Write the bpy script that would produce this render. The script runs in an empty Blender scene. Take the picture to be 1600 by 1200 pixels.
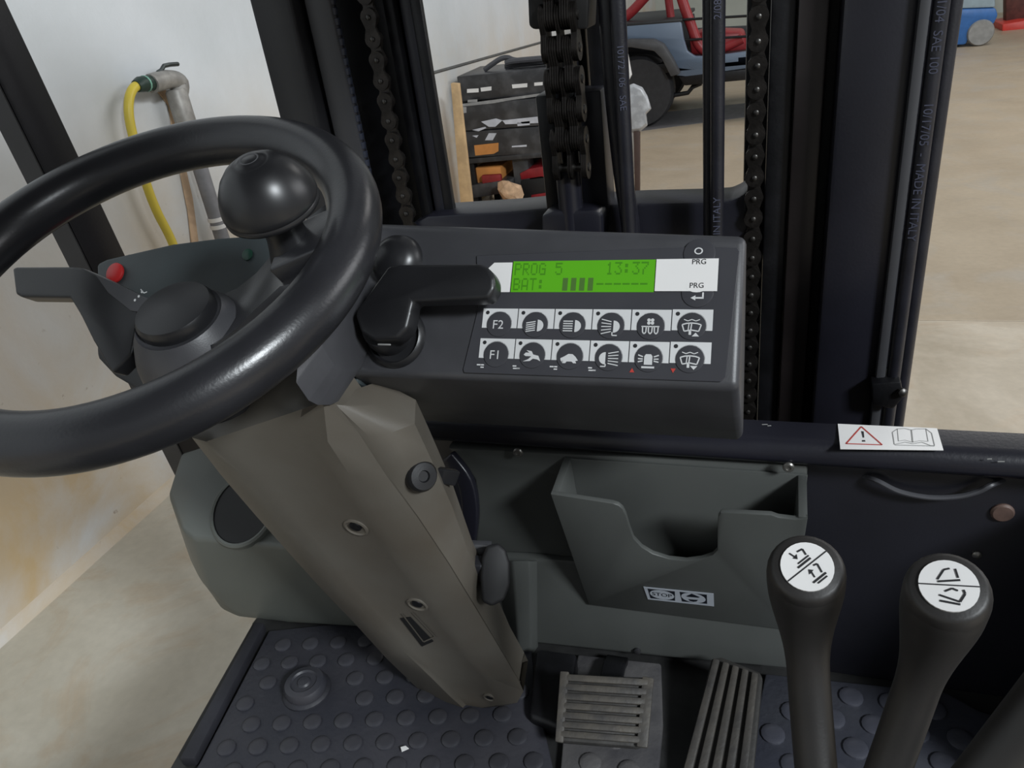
import bpy, bmesh, math, random
from mathutils import Vector, Matrix, noise as mnoise
random.seed(7)
S = bpy.context.scene
COL = S.collection
PI = math.pi

# ------------------------------------------------------------------ camera
FPX = 1195.0
CAM = Vector((0.0, 0.0, 1.65))
_U = Vector((-310.0, 2200.0, FPX)).normalized()
_F = Vector((427.0, 708.0, -FPX)); _F = (_F - _U * _F.dot(_U)).normalized()
_R = _F.cross(_U)
ROT = Matrix((_R, _F, _U))                       # camera axes -> world axes
cd = bpy.data.cameras.new('camera'); cam = bpy.data.objects.new('camera', cd); COL.objects.link(cam)
cd.sensor_width = 36.0; cd.lens = 36.0 * FPX / 1600.0; cd.clip_start = 0.02; cd.clip_end = 200
cam.matrix_world = Matrix.Translation(CAM) @ ROT.to_4x4()
S.camera = cam

# ------------------------------------------------------------------ light
W = bpy.data.worlds.new('world'); S.world = W; W.use_nodes = True
bg = W.node_tree.nodes['Background']
bg.inputs[0].default_value = (0.93, 0.97, 1.0, 1); bg.inputs[1].default_value = 0.24

def area(name, loc, target, sx, sy, power, color):
    l = bpy.data.lights.new(name, 'AREA'); l.shape = 'RECTANGLE'; l.size = sx; l.size_y = sy
    l.energy = power; l.color = color
    o = bpy.data.objects.new(name, l); COL.objects.link(o); o.location = loc
    o.rotation_euler = (Vector(target) - Vector(loc)).to_track_quat('-Z', 'Y').to_euler()
    return o
area('upper_right_key', (4.9, -2.8, 5.3), (-0.2, 0.7, 1.1), 1.3, 0.9, 560, (0.9, 0.96, 1.0))  # key light along the pocket shadow direction; no roller door is modelled
area('left_wall_fill', (8.0, 5.5, 4.6), (-1.5, 4.5, 0.8), 6.0, 2.6, 225, (0.97, 0.98, 1.0))  # added fill brightening the left wall; no window is modelled
area('far_zone_fill', (3.0, 8.5, 6.0), (3.0, 8.5, 0.0), 3.0, 3.0, 170, (1.0, 0.98, 0.95))  # added overhead fill for the far zone; no lamp is modelled
S.view_settings.view_transform = 'Standard'; S.view_settings.look = 'None'
S.view_settings.gamma = 1.0; S.view_settings.exposure = 0.0
S.view_settings.use_curve_mapping = False

# ------------------------------------------------------------------ survey helpers
def ray(x, y):
    return (ROT @ Vector((x - 800.0, -(y - 600.0), -FPX))).normalized()
def P(x, y, Y=None, Z=None, X=None, D=None):
    d = ray(x, y)
    if D is not None: return CAM + d * D
    if Y is not None: return CAM + d * ((Y - CAM.y) / d.y)
    if Z is not None: return CAM + d * ((Z - CAM.z) / d.z)
    return CAM + d * ((X - CAM.x) / d.x)
class Frame:
    def __init__(s, o, u, n):
        s.o = Vector(o); s.n = Vector(n).normalized(); u = Vector(u)
        s.u = (u - s.n * u.dot(s.n)).normalized(); s.v = s.n.cross(s.u)
    def pt(s, a, b, h=0.0): return s.o + s.u * a + s.v * b + s.n * h
    def px(s, x, y, h=0.0):
        d = ray(x, y); return CAM + d * ((s.o + s.n * h - CAM).dot(s.n) / d.dot(s.n))
    def uv(s, p): q = Vector(p) - s.o; return q.dot(s.u), q.dot(s.v)
    def up(s, h): f = Frame(s.o + s.n * h, s.u, s.n); return f

# ------------------------------------------------------------------ materials
def lin(c):
    return tuple((v / 255 / 12.92) if v / 255 <= 0.04045 else ((v / 255 + 0.055) / 1.055) ** 2.4 for v in c)
MATS = {}
def mat(name, rgb, rough=0.5, metal=0.0, var=0.12, scale=14.0, bump=0.0, bscale=120.0, rgb2=None, spec=0.5, emit=None, estr=1.0, fac=(0.4, 0.65)):
    if name in MATS: return MATS[name]
    m = bpy.data.materials.new(name); m.use_nodes = True; nt = m.node_tree; N = nt.nodes; L = nt.links
    b = N['Principled BSDF']; c = lin(rgb)
    tc = N.new('ShaderNodeTexCoord'); no = N.new('ShaderNodeTexNoise')
    no.inputs['Scale'].default_value = scale; no.inputs['Detail'].default_value = 5
    L.new(tc.outputs['Object'], no.inputs['Vector'])
    r = N.new('ShaderNodeValToRGB'); L.new(no.outputs['Fac'], r.inputs[0])
    c2 = lin(rgb2) if rgb2 else tuple(min(1, v * (1 + var)) for v in c)
    c1 = c if rgb2 else tuple(v * (1 - var) for v in c)
    r.color_ramp.elements[0].position = fac[0]; r.color_ramp.elements[1].position = fac[1]
    r.color_ramp.elements[0].color = (*c1, 1); r.color_ramp.elements[1].color = (*c2, 1)
    L.new(r.outputs[0], b.inputs['Base Color'])
    b.inputs['Roughness'].default_value = rough; b.inputs['Metallic'].default_value = metal
    b.inputs['Specular IOR Level'].default_value = spec
    if bump:
        n2 = N.new('ShaderNodeTexNoise'); n2.inputs['Scale'].default_value = bscale; n2.inputs['Detail'].default_value = 3
        L.new(tc.outputs['Object'], n2.inputs['Vector'])
        bp = N.new('ShaderNodeBump'); bp.inputs['Strength'].default_value = bump; bp.inputs['Distance'].default_value = 0.002
        L.new(n2.outputs['Fac'], bp.inputs['Height']); L.new(bp.outputs[0], b.inputs['Normal'])
    if emit:
        b.inputs['Emission Color'].default_value = (*lin(emit), 1); b.inputs['Emission Strength'].default_value = estr
    MATS[name] = m
    return m

KHAKI = mat('khaki_plastic', (93, 89, 82), 0.48, var=0.1, scale=9, bump=0.05, bscale=500, rgb2=(83, 76, 67), fac=(0.35, 0.75))
GREEN_GREY = mat('grey_green_plastic', (76, 78, 76), 0.42, var=0.06, scale=7, bump=0.04, bscale=500)
DARK = mat('charcoal_plastic', (61, 61, 64), 0.42, var=0.1, scale=20, bump=0.05, bscale=700)
WING = mat('green_charcoal_plastic', (54, 61, 63), 0.5, var=0.08, scale=20, bump=0.05, bscale=700)
BLACK = mat('black_plastic', (28, 28, 30), 0.38, var=0.15, scale=18, bump=0.04, bscale=600)
RIM = mat('black_rim_plastic', (37, 37, 40), 0.30, var=0.2, scale=10, bump=0.06, bscale=420)
GLOSS = mat('glossy_black_plastic', (30, 30, 32), 0.34, var=0.1, scale=12)
KNOB = mat('worn_black_knob', (36, 34, 33), 0.5, var=0.15, scale=20, bump=0.05, bscale=500)
NAVY = mat('navy_paint', (26, 26, 34), 0.36, var=0.15, scale=9, bump=0.08, bscale=260)
NAVY2 = mat('navy_paint_dark', (25, 25, 32), 0.42, var=0.15, scale=9, bump=0.06, bscale=260)
GREYPAINT = mat('grey_mast_paint', (62, 62, 65), 0.5, var=0.1, scale=8)
OILY = mat('oily_black_steel', (22, 22, 25), 0.42, 0.3, var=0.3, scale=25, bump=0.15, bscale=180)
CHAIN = mat('greasy_chain_steel', (46, 43, 41), 0.38, 0.7, var=0.3, scale=60, bump=0.15, bscale=300)
PIN = mat('worn_pin_steel', (84, 82, 80), 0.4, 0.9, var=0.2, scale=60)
RUBBER = mat('black_rubber', (38, 38, 44), 0.62, var=0.2, scale=20, bump=0.15, bscale=200)
MATRUB = mat('dusty_blue_grey_rubber', (44, 45, 53), 0.52, var=0.25, scale=9, bump=0.3, bscale=130, rgb2=(62, 61, 66), fac=(0.35, 0.8))
STUDM = mat('dusty_stud_rubber', (47, 48, 55), 0.5, var=0.25, scale=14, bump=0.2, bscale=130, rgb2=(66, 64, 67), fac=(0.35, 0.8))
PEDAL = mat('worn_pedal_rubber', (82, 77, 70), 0.6, var=0.3, scale=40, bump=0.35, bscale=160, rgb2=(58, 56, 55), fac=(0.35, 0.7))
ACCEL = mat('dusty_accelerator_rubber', (70, 66, 61), 0.62, var=0.3, scale=30, bump=0.35, bscale=160, rgb2=(48, 46, 45), fac=(0.35, 0.7))
TREAD = mat('worn_tread_grey', (92, 90, 90), 0.5, var=0.2, scale=22, bump=0.3, bscale=150, rgb2=(64, 63, 66), fac=(0.35, 0.7))
WHITE = mat('white_print', (205, 205, 205), 0.45, var=0.04)
STICK = mat('white_sticker', (226, 224, 222), 0.35, var=0.03)
INK = mat('black_ink', (38, 38, 40), 0.5, var=0.05)
INKG = mat('grey_ink', (138, 138, 136), 0.5, var=0.05)
INKR = mat('red_ink', (176, 60, 52), 0.5, var=0.05)
INKB = mat('dark_blue_ink', (16, 20, 30), 0.45, var=0.05)
SILV = mat('silver_print', (165, 170, 178), 0.35, var=0.05)
KEY = mat('key_dome_charcoal', (62, 62, 66), 0.32, var=0.05)
OVER = mat('overlay_charcoal', (62, 62, 66), 0.34, var=0.05, scale=20)
LCDM = mat('green_lcd_backlight', (40, 90, 16), 0.35, var=0.05, emit=(84, 160, 24), estr=0.72)
LCDINK = mat('lcd_segment_ink', (34, 92, 16), 0.4, var=0.03, emit=(64, 118, 20), estr=0.55)
LCDINK2 = mat('lcd_bar_ink', (40, 70, 30), 0.4, var=0.03, emit=(72, 104, 44), estr=0.6)
RED = mat('red_plastic', (190, 42, 42), 0.4, var=0.08)
GREENP = mat('green_plastic', (30, 70, 56), 0.4, var=0.08)
RUST = mat('rusty_plug', (92, 72, 64), 0.6, var=0.25, scale=50, bump=0.2)
SCREW = mat('screw_steel', (130, 128, 124), 0.35, 0.8, var=0.2, scale=50)
VOID = mat('deep_black_and_recess_shade', (14, 14, 15), 0.6, var=0.1)  # black parts, and shade put into the colour of recesses
CABLE = mat('grey_cable', (72, 72, 76), 0.45, var=0.1)

# ------------------------------------------------------------------ mesh helpers
ORG = {}
def mk(name, bm, m, parent=None, smooth=38, origin=None):
    bmesh.ops.recalc_face_normals(bm, faces=bm.faces)
    me = bpy.data.meshes.new(name)
    if parent is not None:
        base = ORG[parent.name]
    else:
        if origin is None:
            xs = [v.co for v in bm.verts]
            origin = Vector(((min(v.x for v in xs) + max(v.x for v in xs)) / 2, (min(v.y for v in xs) + max(v.y for v in xs)) / 2, min(v.z for v in xs)))
        base = Vector(origin)
    for v in bm.verts: v.co -= base
    bm.to_mesh(me); bm.free()
    if smooth:
        me.polygons.foreach_set('use_smooth', [True] * len(me.polygons))
        me.set_sharp_from_angle(angle=math.radians(smooth))
    me.materials.append(m)
    o = bpy.data.objects.new(name, me); COL.objects.link(o)
    if parent is not None: o.parent = parent
    else: o.location = base
    ORG[o.name] = base.copy()
    return o
def flat(name, polys, fr, m, parent, h=0.0004):
    """printed marks: polygons (u,v) lying on a frame"""
    bm = bmesh.new()
    for p in polys:
        try: bm.faces.new([bm.verts.new(fr.pt(a, b, h)) for a, b in p])
        except ValueError: pass
    bmesh.ops.triangulate(bm, faces=bm.faces)
    # wind all print towards the frame normal
    bm.normal_update()
    for f in bm.faces:
        if f.normal.dot(fr.n) < 0: f.normal_flip()
    me = bpy.data.meshes.new(name); base = ORG[parent.name]
    for v in bm.verts: v.co -= base
    bm.to_mesh(me); bm.free(); me.materials.append(m)
    o = bpy.data.objects.new(name, me); COL.objects.link(o); o.parent = parent; ORG[o.name] = base.copy()
    return o
def thing(name, label, cat, loc, group=None):
    o = bpy.data.objects.new(name, None); COL.objects.link(o); o.location = loc
    o.empty_display_size = 0.05
    o['label'] = label; o['category'] = cat
    if group: o['group'] = group
    ORG[o.name] = Vector(loc)
    return o
def tag(o, label, cat, group=None):
    o['label'] = label; o['category'] = cat
    if group: o['group'] = group
    return o
def struct(o): o['kind'] = 'structure'; return o
def bev(bm, w, seg=2, edges=None):
    if w > 0:
        bmesh.ops.bevel(bm, geom=edges if edges is not None else list(bm.edges), offset=w, segments=seg, profile=0.5, affect='EDGES', clamp_overlap=True)
    return bm
def join(*bms):
    out = bms[0]
    for b in bms[1:]:
        me = bpy.data.meshes.new('_t'); b.to_mesh(me); out.from_mesh(me); bpy.data.meshes.remove(me); b.free()
    return out
def box(a, b, w=0.0, seg=2):
    a = Vector(a); b = Vector(b); bm = bmesh.new()
    lo = Vector((min(a.x, b.x), min(a.y, b.y), min(a.z, b.z))); hi = Vector((max(a.x, b.x), max(a.y, b.y), max(a.z, b.z)))
    vs = [bm.verts.new((x, y, z)) for z in (lo.z, hi.z) for y in (lo.y, hi.y) for x in (lo.x, hi.x)]
    for f in ((0, 1, 3, 2), (4, 6, 7, 5), (0, 4, 5, 1), (2, 3, 7, 6), (0, 2, 6, 4), (1, 5, 7, 3)): bm.faces.new([vs[i] for i in f])
    return bev(bm, w, seg)
def loft(rings, cap=True, w=0.0, seg=2, closed=True):
    bm = bmesh.new(); R = [[bm.verts.new(p) for p in r] for r in rings]; n = len(R[0])
    for i in range(len(R) - 1):
        for j in range(n if closed else n - 1):
            k = (j + 1) % n; bm.faces.new((R[i][j], R[i][k], R[i + 1][k], R[i + 1][j]))
    if cap: bm.faces.new(R[0][::-1]); bm.faces.new(R[-1])
    bmesh.ops.recalc_face_normals(bm, faces=bm.faces)
    return bev(bm, w, seg)
def prism(poly, vec, w=0.0, seg=2):
    vec = Vector(vec); return loft([[Vector(p) for p in poly], [Vector(p) + vec for p in poly]], True, w, seg)
def tube(path, r, n=12, closed=False):
    path = [Vector(p) for p in path]; m = len(path)
    rs = r if isinstance(r, (list, tuple)) else [r] * m
    T = []
    for i in range(m):
        a = path[(i - 1) % m] if closed else path[max(i - 1, 0)]; b = path[(i + 1) % m] if closed else path[min(i + 1, m - 1)]
        T.append((b - a).normalized())
    s = T[0].orthogonal().normalized(); rings = []
    for i in range(m):
        s = (s - T[i] * s.dot(T[i])).normalized(); t = T[i].cross(s)
        rings.append([path[i] + (s * math.cos(2 * PI * k / n) + t * math.sin(2 * PI * k / n)) * rs[i] for k in range(n)])
    if closed: return loft(rings + [rings[0]], cap=False)
    return loft(rings)
def smooth_path(pts, per=8):
    pts = [Vector(p) for p in pts]; q = [pts[0]] + pts + [pts[-1]]; out = []
    for i in range(1, len(q) - 2):
        for k in range(per):
            t = k / per; a, b, c, d = q[i - 1], q[i], q[i + 1], q[i + 2]
            out.append(0.5 * ((2 * b) + (c - a) * t + (2 * a - 5 * b + 4 * c - d) * t * t + (3 * b - a - 3 * c + d) * t ** 3))
    return out + [pts[-1]]
def lathe(prof, o, ax, n=32, cap=True):
    o = Vector(o); ax = Vector(ax).normalized(); u = ax.orthogonal().normalized(); v = ax.cross(u)
    return loft([[o + ax * h + (u * math.cos(2 * PI * k / n) + v * math.sin(2 * PI * k / n)) * max(r, 1e-5) for k in range(n)] for r, h in prof], cap)
def sweep_rect(path, side, w, h, be=0.0):
    """rectangular bar along a path; side = constant width axis"""
    path = [Vector(p) for p in path]; rings = []
    for i, p in enumerate(path):
        t = (path[min(i + 1, len(path) - 1)] - path[max(i - 1, 0)]).normalized()
        s = Vector(side); s = (s - t * s.dot(t)).normalized(); k = t.cross(s)
        ww = w[i] if isinstance(w, (list, tuple)) else w; hh = h[i] if isinstance(h, (list, tuple)) else h
        rings.append([p + s * (a * ww / 2) + k * (b * hh / 2) for a, b in ((-1, -1), (1, -1), (1, 1), (-1, 1))])
    return loft(rings, True, be, 3)
def circ(cx, cy, r, n=20, a0=0, a1=2 * PI, ry=None):
    full = abs(a1 - a0 - 2 * PI) < 1e-6
    return [(cx + r * math.cos(a0 + (a1 - a0) * k / (n if full else n - 1)), cy + (ry or r) * math.sin(a0 + (a1 - a0) * k / (n if full else n - 1))) for k in range(n)]
def rect(x0, y0, x1, y1): return [(x0, y0), (x1, y0), (x1, y1), (x0, y1)]
def bar(x0, y0, x1, y1, w):
    dx, dy = x1 - x0, y1 - y0; l = math.hypot(dx, dy); nx, ny = -dy / l * w / 2, dx / l * w / 2
    return [(x0 + nx, y0 + ny), (x0 - nx, y0 - ny), (x1 - nx, y1 - ny), (x1 + nx, y1 + ny)]
def line(pts, w): return [bar(*pts[i], *pts[i + 1], w) for i in range(len(pts) - 1)]
def ring(cx, cy, r0, r1, n=28, a0=0, a1=2 * PI, ry=1.0):
    out = []
    for k in range(n):
        a, b = a0 + (a1 - a0) * k / n, a0 + (a1 - a0) * (k + 1) / n
        out.append([(cx + r0 * math.cos(a), cy + ry * r0 * math.sin(a)), (cx + r1 * math.cos(a), cy + ry * r1 * math.sin(a)), (cx + r1 * math.cos(b), cy + ry * r1 * math.sin(b)), (cx + r0 * math.cos(b), cy + ry * r0 * math.sin(b))])
    return out
def shift(polys, dx, dy, s=1.0): return [[(dx + a * s, dy + b * s) for a, b in p] for p in polys]
def lettering(name, body, size, fr, m, parent, h=0.0005, ext=0.0001, shear=0.0):
    cu = bpy.data.curves.new('_txt', 'FONT'); cu.body = body; cu.size = size; cu.align_x = 'CENTER'; cu.align_y = 'CENTER'; cu.extrude = ext; cu.resolution_u = 3
    t = bpy.data.objects.new('_txt', cu); COL.objects.link(t)
    bpy.context.view_layer.update()
    me = bpy.data.meshes.new_from_object(t.evaluated_get(bpy.context.evaluated_depsgraph_get()))
    bpy.data.objects.remove(t); bpy.data.curves.remove(cu)
    base = ORG[parent.name]
    for v in me.vertices: v.co = fr.pt(v.co.x, v.co.y, h + v.co.z) - base
    me.materials.clear(); me.materials.append(m); me.name = name
    o = bpy.data.objects.new(name, me); COL.objects.link(o); o.parent = parent; ORG[o.name] = base.copy()
    return o
def copy_part(src, parent, offset, rot=None):
    """a copy sharing mesh data, moved by a world offset (parents carry no rotation)"""
    o = src.copy(); COL.objects.link(o); o.parent = parent; o.location = src.location + Vector(offset)
    ORG[o.name] = ORG[src.name] + Vector(offset)
    return o

# ================================================================== SETTING
def node_mat(name):
    m = bpy.data.materials.new(name); m.use_nodes = True
    return m, m.node_tree.nodes, m.node_tree.links, m.node_tree.nodes['Principled BSDF']
def ramp(N, L, src, stops):
    r = N.new('ShaderNodeValToRGB'); L.new(src, r.inputs[0]); cr = r.color_ramp
    while len(cr.elements) < len(stops): cr.elements.new(0.5)
    for e, (p, c) in zip(cr.elements, stops): e.position = p; e.color = (*(lin(c) if len(c) == 3 else c[:3]), 1)
    return r.outputs[0]
def noise_tex(N, L, vec, scale, detail=6, rough=0.55, dist=0.0):
    n = N.new('ShaderNodeTexNoise'); n.inputs['Scale'].default_value = scale; n.inputs['Detail'].default_value = detail
    n.inputs['Roughness'].default_value = rough; n.inputs['Distortion'].default_value = dist; L.new(vec, n.inputs['Vector']); return n.outputs['Fac']
def mix(N, L, fac, a, b, mode='MIX'):
    m = N.new('ShaderNodeMix'); m.data_type = 'RGBA'; m.blend_type = mode
    if isinstance(fac, float): m.inputs[0].default_value = fac
    else: L.new(fac, m.inputs[0])
    for i, s in ((6, a), (7, b)):
        if isinstance(s, tuple): m.inputs[i].default_value = (*lin(s), 1)
        else: L.new(s, m.inputs[i])
    return m.outputs[2]
def math_node(N, L, op, a, b=None):
    m = N.new('ShaderNodeMath'); m.operation = op; m.use_clamp = False
    for i, s in enumerate((a, b)):
        if s is None: continue
        if isinstance(s, (int, float)): m.inputs[i].default_value = s
        else: L.new(s, m.inputs[i])
    return m.outputs[0]
# dirty white wall: brown grime and damp staining near its foot
m, N, L, b = node_mat('stained_white_wall'); WALLM = m
tc = N.new('ShaderNodeTexCoord'); ob = tc.outputs['Object']
sep = N.new('ShaderNodeSeparateXYZ'); L.new(ob, sep.inputs[0])
base = ramp(N, L, noise_tex(N, L, ob, 1.3), [(0.3, (194, 198, 200)), (0.7, (212, 215, 218))])
low = N.new('ShaderNodeMapRange'); L.new(sep.outputs[2], low.inputs[0])
for i, v in ((1, 0.25), (2, 1.5), (3, 1.0), (4, 0.0)): low.inputs[i].default_value = v
st = N.new('ShaderNodeMapRange'); L.new(noise_tex(N, L, ob, 1.7, 7, 0.6, 0.4), st.inputs[0])
for i, v in ((1, 0.26), (2, 0.60), (3, 0.0), (4, 1.0)): st.inputs[i].default_value = v
f = math_node(N, L, 'MULTIPLY', low.outputs[0], st.outputs[0])
c = mix(N, L, f, base, (192, 168, 130))
spk = N.new('ShaderNodeMapRange'); L.new(noise_tex(N, L, ob, 28, 3), spk.inputs[0])
for i, v in ((1, 0.70), (2, 0.76), (3, 0.0), (4, 0.5)): spk.inputs[i].default_value = v
c = mix(N, L, math_node(N, L, 'MULTIPLY', spk.outputs[0], low.outputs[0]), c, (120, 96, 70))
L.new(c, b.inputs['Base Color']); b.inputs['Roughness'].default_value = 0.7
bp = N.new('ShaderNodeBump'); bp.inputs['Strength'].default_value = 0.25; bp.inputs['Distance'].default_value = 0.01
L.new(noise_tex(N, L, ob, 18, 5), bp.inputs['Height']); L.new(bp.outputs[0], b.inputs['Normal'])
# concrete floors
def concrete(name, stops, extra, rough=0.45, sc=1.1):
    m, N, L, b = node_mat(name); tc = N.new('ShaderNodeTexCoord'); ob = tc.outputs['Object']
    c = ramp(N, L, noise_tex(N, L, ob, sc, 8, 0.6, 0.6), stops)
    st = N.new('ShaderNodeMapRange'); L.new(noise_tex(N, L, ob, 2.3, 8, 0.65, 1.0), st.inputs[0])
    for i, v in ((1, 0.5), (2, 0.72), (3, 0.0), (4, 0.75)): st.inputs[i].default_value = v
    c = mix(N, L, st.outputs[0], c, extra)
    g = ramp(N, L, noise_tex(N, L, ob, 30, 4), [(0.3, (244, 244, 244)), (0.7, (255, 255, 255))])
    c = mix(N, L, 1.0, c, g, 'MULTIPLY')
    L.new(c, b.inputs['Base Color'])
    rr = N.new('ShaderNodeMapRange'); L.new(noise_tex(N, L, ob, 3.0, 5), rr.inputs[0])
    for i, v in ((1, 0.3), (2, 0.7), (3, rough - 0.12), (4, rough + 0.12)): rr.inputs[i].default_value = v
    L.new(rr.outputs[0], b.inputs['Roughness'])
    bp = N.new('ShaderNodeBump'); bp.inputs['Strength'].default_value = 0.06; bp.inputs['Distance'].default_value = 0.003
    L.new(noise_tex(N, L, ob, 5, 6), bp.inputs['Height']); L.new(bp.outputs[0], b.inputs['Normal'])
    return m
TAN = concrete('tan_polished_concrete', [(0.3, (172, 155, 132)), (0.7, (186, 170, 147))], (178, 168, 154))
PALEC = concrete('pale_worn_concrete', [(0.3, (166, 152, 131)), (0.7, (202, 189, 170))], (176, 146, 112), sc=2.0)
LEFTC = concrete('beige_grey_concrete', [(0.3, (180, 174, 158)), (0.7, (208, 203, 190))], (180, 154, 122), sc=1.4)

WX = -2.25
fl = struct(mk('floor', box((-2.6, -6, -0.3), (13, 19, -0.02)), VOID))
def slab(x0, y0, x1, y1, m):
    return mk('slab', box((x0, y0, -0.02), (x1, y1, 0.0), 0.003, 1), m, fl)
slab(-2.6, -6, -0.9, 3.606, LEFTC); slab(-0.894, -6, 13, 3.606, PALEC)
slab(-2.6, 3.615, 3.2, 10.2, TAN); slab(3.206, 3.615, 13, 10.2, TAN); slab(-2.6, 10.206, 13, 19, TAN)
wl = struct(mk('wall_left', box((WX - 0.2, -6, 0), (WX, 16.2, 5.2)), WALLM))
wb = struct(mk('wall_back', box((WX - 0.2, 16, 0), (13, 16.2, 5.2)), mat('back_wall_grey', (176, 180, 172), 0.8, var=0.06, scale=1.5)))
# cable line climbing along the left wall (thin dark seam)
a_ = P(640, 124, X=WX); b_ = P(846, 66, X=WX)
struct(mk('trim_1', tube([a_ + (a_ - b_) * 0.4, a_, b_, b_ + (b_ - a_) * 1.0], 0.011, 6), mat('seam_grey', (90, 90, 88), 0.6)))
bb = []
for i in range(30):
    y = -3 + i * 0.6; bb.append((WX, y))
struct(mk('baseboard_left', loft([[(WX, y, 0), (WX + 0.024 + 0.012 * mnoise.noise((y * 2.3, 1.7, 0)), y, 0), (WX + 0.012 + 0.008 * mnoise.noise((y * 3.1, 4.7, 0)), y, 0.028), (WX, y, 0.04)] for y in [-6 + 0.12 * i for i in range(180)]]), WALLM))

# ================================================================== FORKLIFT BODY BELOW THE CAB FLOOR
MZ = 0.80
ch = thing('forklift_chassis', 'dark navy forklift body carrying the cab floor', 'forklift', (-0.2, 0.3, 0.0))
mk('body', box((-0.72, -0.9, 0.22), (0.56, 0.80, 0.775), 0.02), NAVY2, ch)
for x in (-0.72, 0.30):
    for y in (-0.75, 0.25):
        w_ = mk('wheel', lathe([(0.16, 0.0), (0.26, 0.005), (0.285, 0.03), (0.285, 0.15), (0.26, 0.175), (0.16, 0.18)], (x, y, 0.285), (1, 0, 0), 28), RUBBER, ch)
        mk('wheel_disc', lathe([(0.05, -0.01), (0.15, 0.0), (0.15, 0.18), (0.05, 0.19)], (x, y, 0.285), (1, 0, 0), 20), GREYPAINT, w_)
# cab floor sheet with black edge
def at_mat(pts, z): return [P(x, y, Z=z) for x, y in pts]
cf = tag(mk('cab_floor', prism([P(262, 1290, Z=0.776) + Vector((-0.05, -0.6, 0)), P(262, 1225, Z=0.776), P(396, 986, Z=0.776), P(396, 986, Z=0.776) + Vector((0, 0.1, 0)), (0.52, 0.80, 0.776), (0.52, -0.3, 0.776)], (0, 0, 0.014), 0.004), mat('black_floor_edge', (44, 44, 44), 0.6, var=0.2, scale=30, bump=0.2)), 'black cab floor sheet with raised edge strip under the studded mats', 'floor sheet')
# edging strip on the left
# ================================================================== LEFT MAT, RIGHT MAT, CENTRE TREAD
def inside(p, poly):
    x, y = p; c = False
    for i in range(len(poly)):
        (x1, y1), (x2, y2) = poly[i], poly[(i + 1) % len(poly)]
        if (y1 > y) != (y2 > y) and x < (x2 - x1) * (y - y1) / (y2 - y1) + x1: c = not c
    return c
def edge_dist(p, poly):
    p = Vector((p[0], p[1], 0)); d = 9
    for i in range(len(poly)):
        a = Vector((*poly[i], 0)); b = Vector((*poly[(i + 1) % len(poly)], 0)); ab = b - a
        t = max(0, min(1, (p - a).dot(ab) / ab.length_squared)); d = min(d, (a + ab * t - p).length)
    return d
def studded(name, label, poly, mm, sm, pitch, r, off, rot=0.0, gaps=()):
    base = (sum(p[0] for p in poly) / len(poly), sum(p[1] for p in poly) / len(poly), 0.79)
    t = thing(name, label, 'mat', base)
    mk('sheet', prism([(x, y, 0.79) for x, y in poly], (0, 0, 0.010), 0.003), mm, t)
    first = None; k = 0
    for j in range(-40, 40):
        for i in range(-40, 40):
            x0, y0 = (i + (0.5 if j % 2 else 0)) * pitch, j * pitch * 0.80
            x = off[0] + x0 * math.cos(rot) - y0 * math.sin(rot); y = off[1] + x0 * math.sin(rot) + y0 * math.cos(rot)
            if not inside((x, y), poly) or edge_dist((x, y), poly) < r * 1.15: continue
            px_ = (ROT.transposed() @ (Vector((x, y, MZ)) - CAM)); sx = 800 + FPX * px_.x / -px_.z; sy = 600 - FPX * px_.y / -px_.z
            if sy > 1240 or sx > 1640: continue
            if any((x - gx) ** 2 + (y - gy) ** 2 < gr * gr for gx, gy, gr in gaps): continue
            if first is None:
                first = mk('stud', lathe([(r, 0.7995), (r * 0.97, 0.8022), (r * 0.82, 0.8032), (r * 0.5, 0.8036), (0.0, 0.8037)], (x, y, 0), (0, 0, 1), 14, False), sm, t); fx, fy = x, y
            else: copy_part(first, t, (x - fx, y - fy, 0))
            k += 1
    return t
def xy(pts): return [(p.x, p.y) for p in at_mat(pts, MZ)]
lm_poly = xy([(312, 1190), (420, 985), (560, 970), (830, 1012), (838, 1085), (868, 1215), (840, 1290), (250, 1290)])
dome_c = P(480, 1080, Z=MZ)
lm = studded('floor_mat', 'worn blue-grey studded rubber mat left of the pedals, around the steering column foot', lm_poly, MATRUB, STUDM, 0.043, 0.0125, (-0.62, 0.6), 0.25, [(dome_c.x, dome_c.y, 0.05)])
mk('edge_strip', prism([P(x, y, Z=0.79) for x, y in [(286, 1198), (404, 983), (418, 985), (310, 1198)]], (0, 0, 0.017), 0.003), RUBBER, lm)
ct_poly = xy([(903, 1022), (1033, 1036), (1036, 1130), (1022, 1290), (868, 1290), (880, 1150)])
ct = studded('tread_mat', 'small scuffed grey studded tread behind the brake pedal', ct_poly, TREAD, TREAD, 0.047, 0.0135, (-0.185, 0.715))
rm_poly = xy([(1196, 1052), (1478, 1081), (1530, 1110), (1700, 1160), (1700, 1290), (1140, 1290), (1170, 1180)])
rm = studded('floor_mat', 'lighter blue-grey studded rubber mat on the right beneath the three levers', rm_poly, mat('lighter_blue_grey_rubber', (58, 60, 70), 0.45, var=0.2, scale=9, bump=0.3, bscale=130, rgb2=(72, 73, 78), fac=(0.35, 0.8)), mat('lighter_stud_rubber', (60, 62, 72), 0.42, var=0.2, scale=14, bump=0.2, bscale=130, rgb2=(74, 74, 80), fac=(0.35, 0.8)), 0.046, 0.0145, (0.046, 0.6855))  # lighter version of the left mat's rubber
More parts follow.
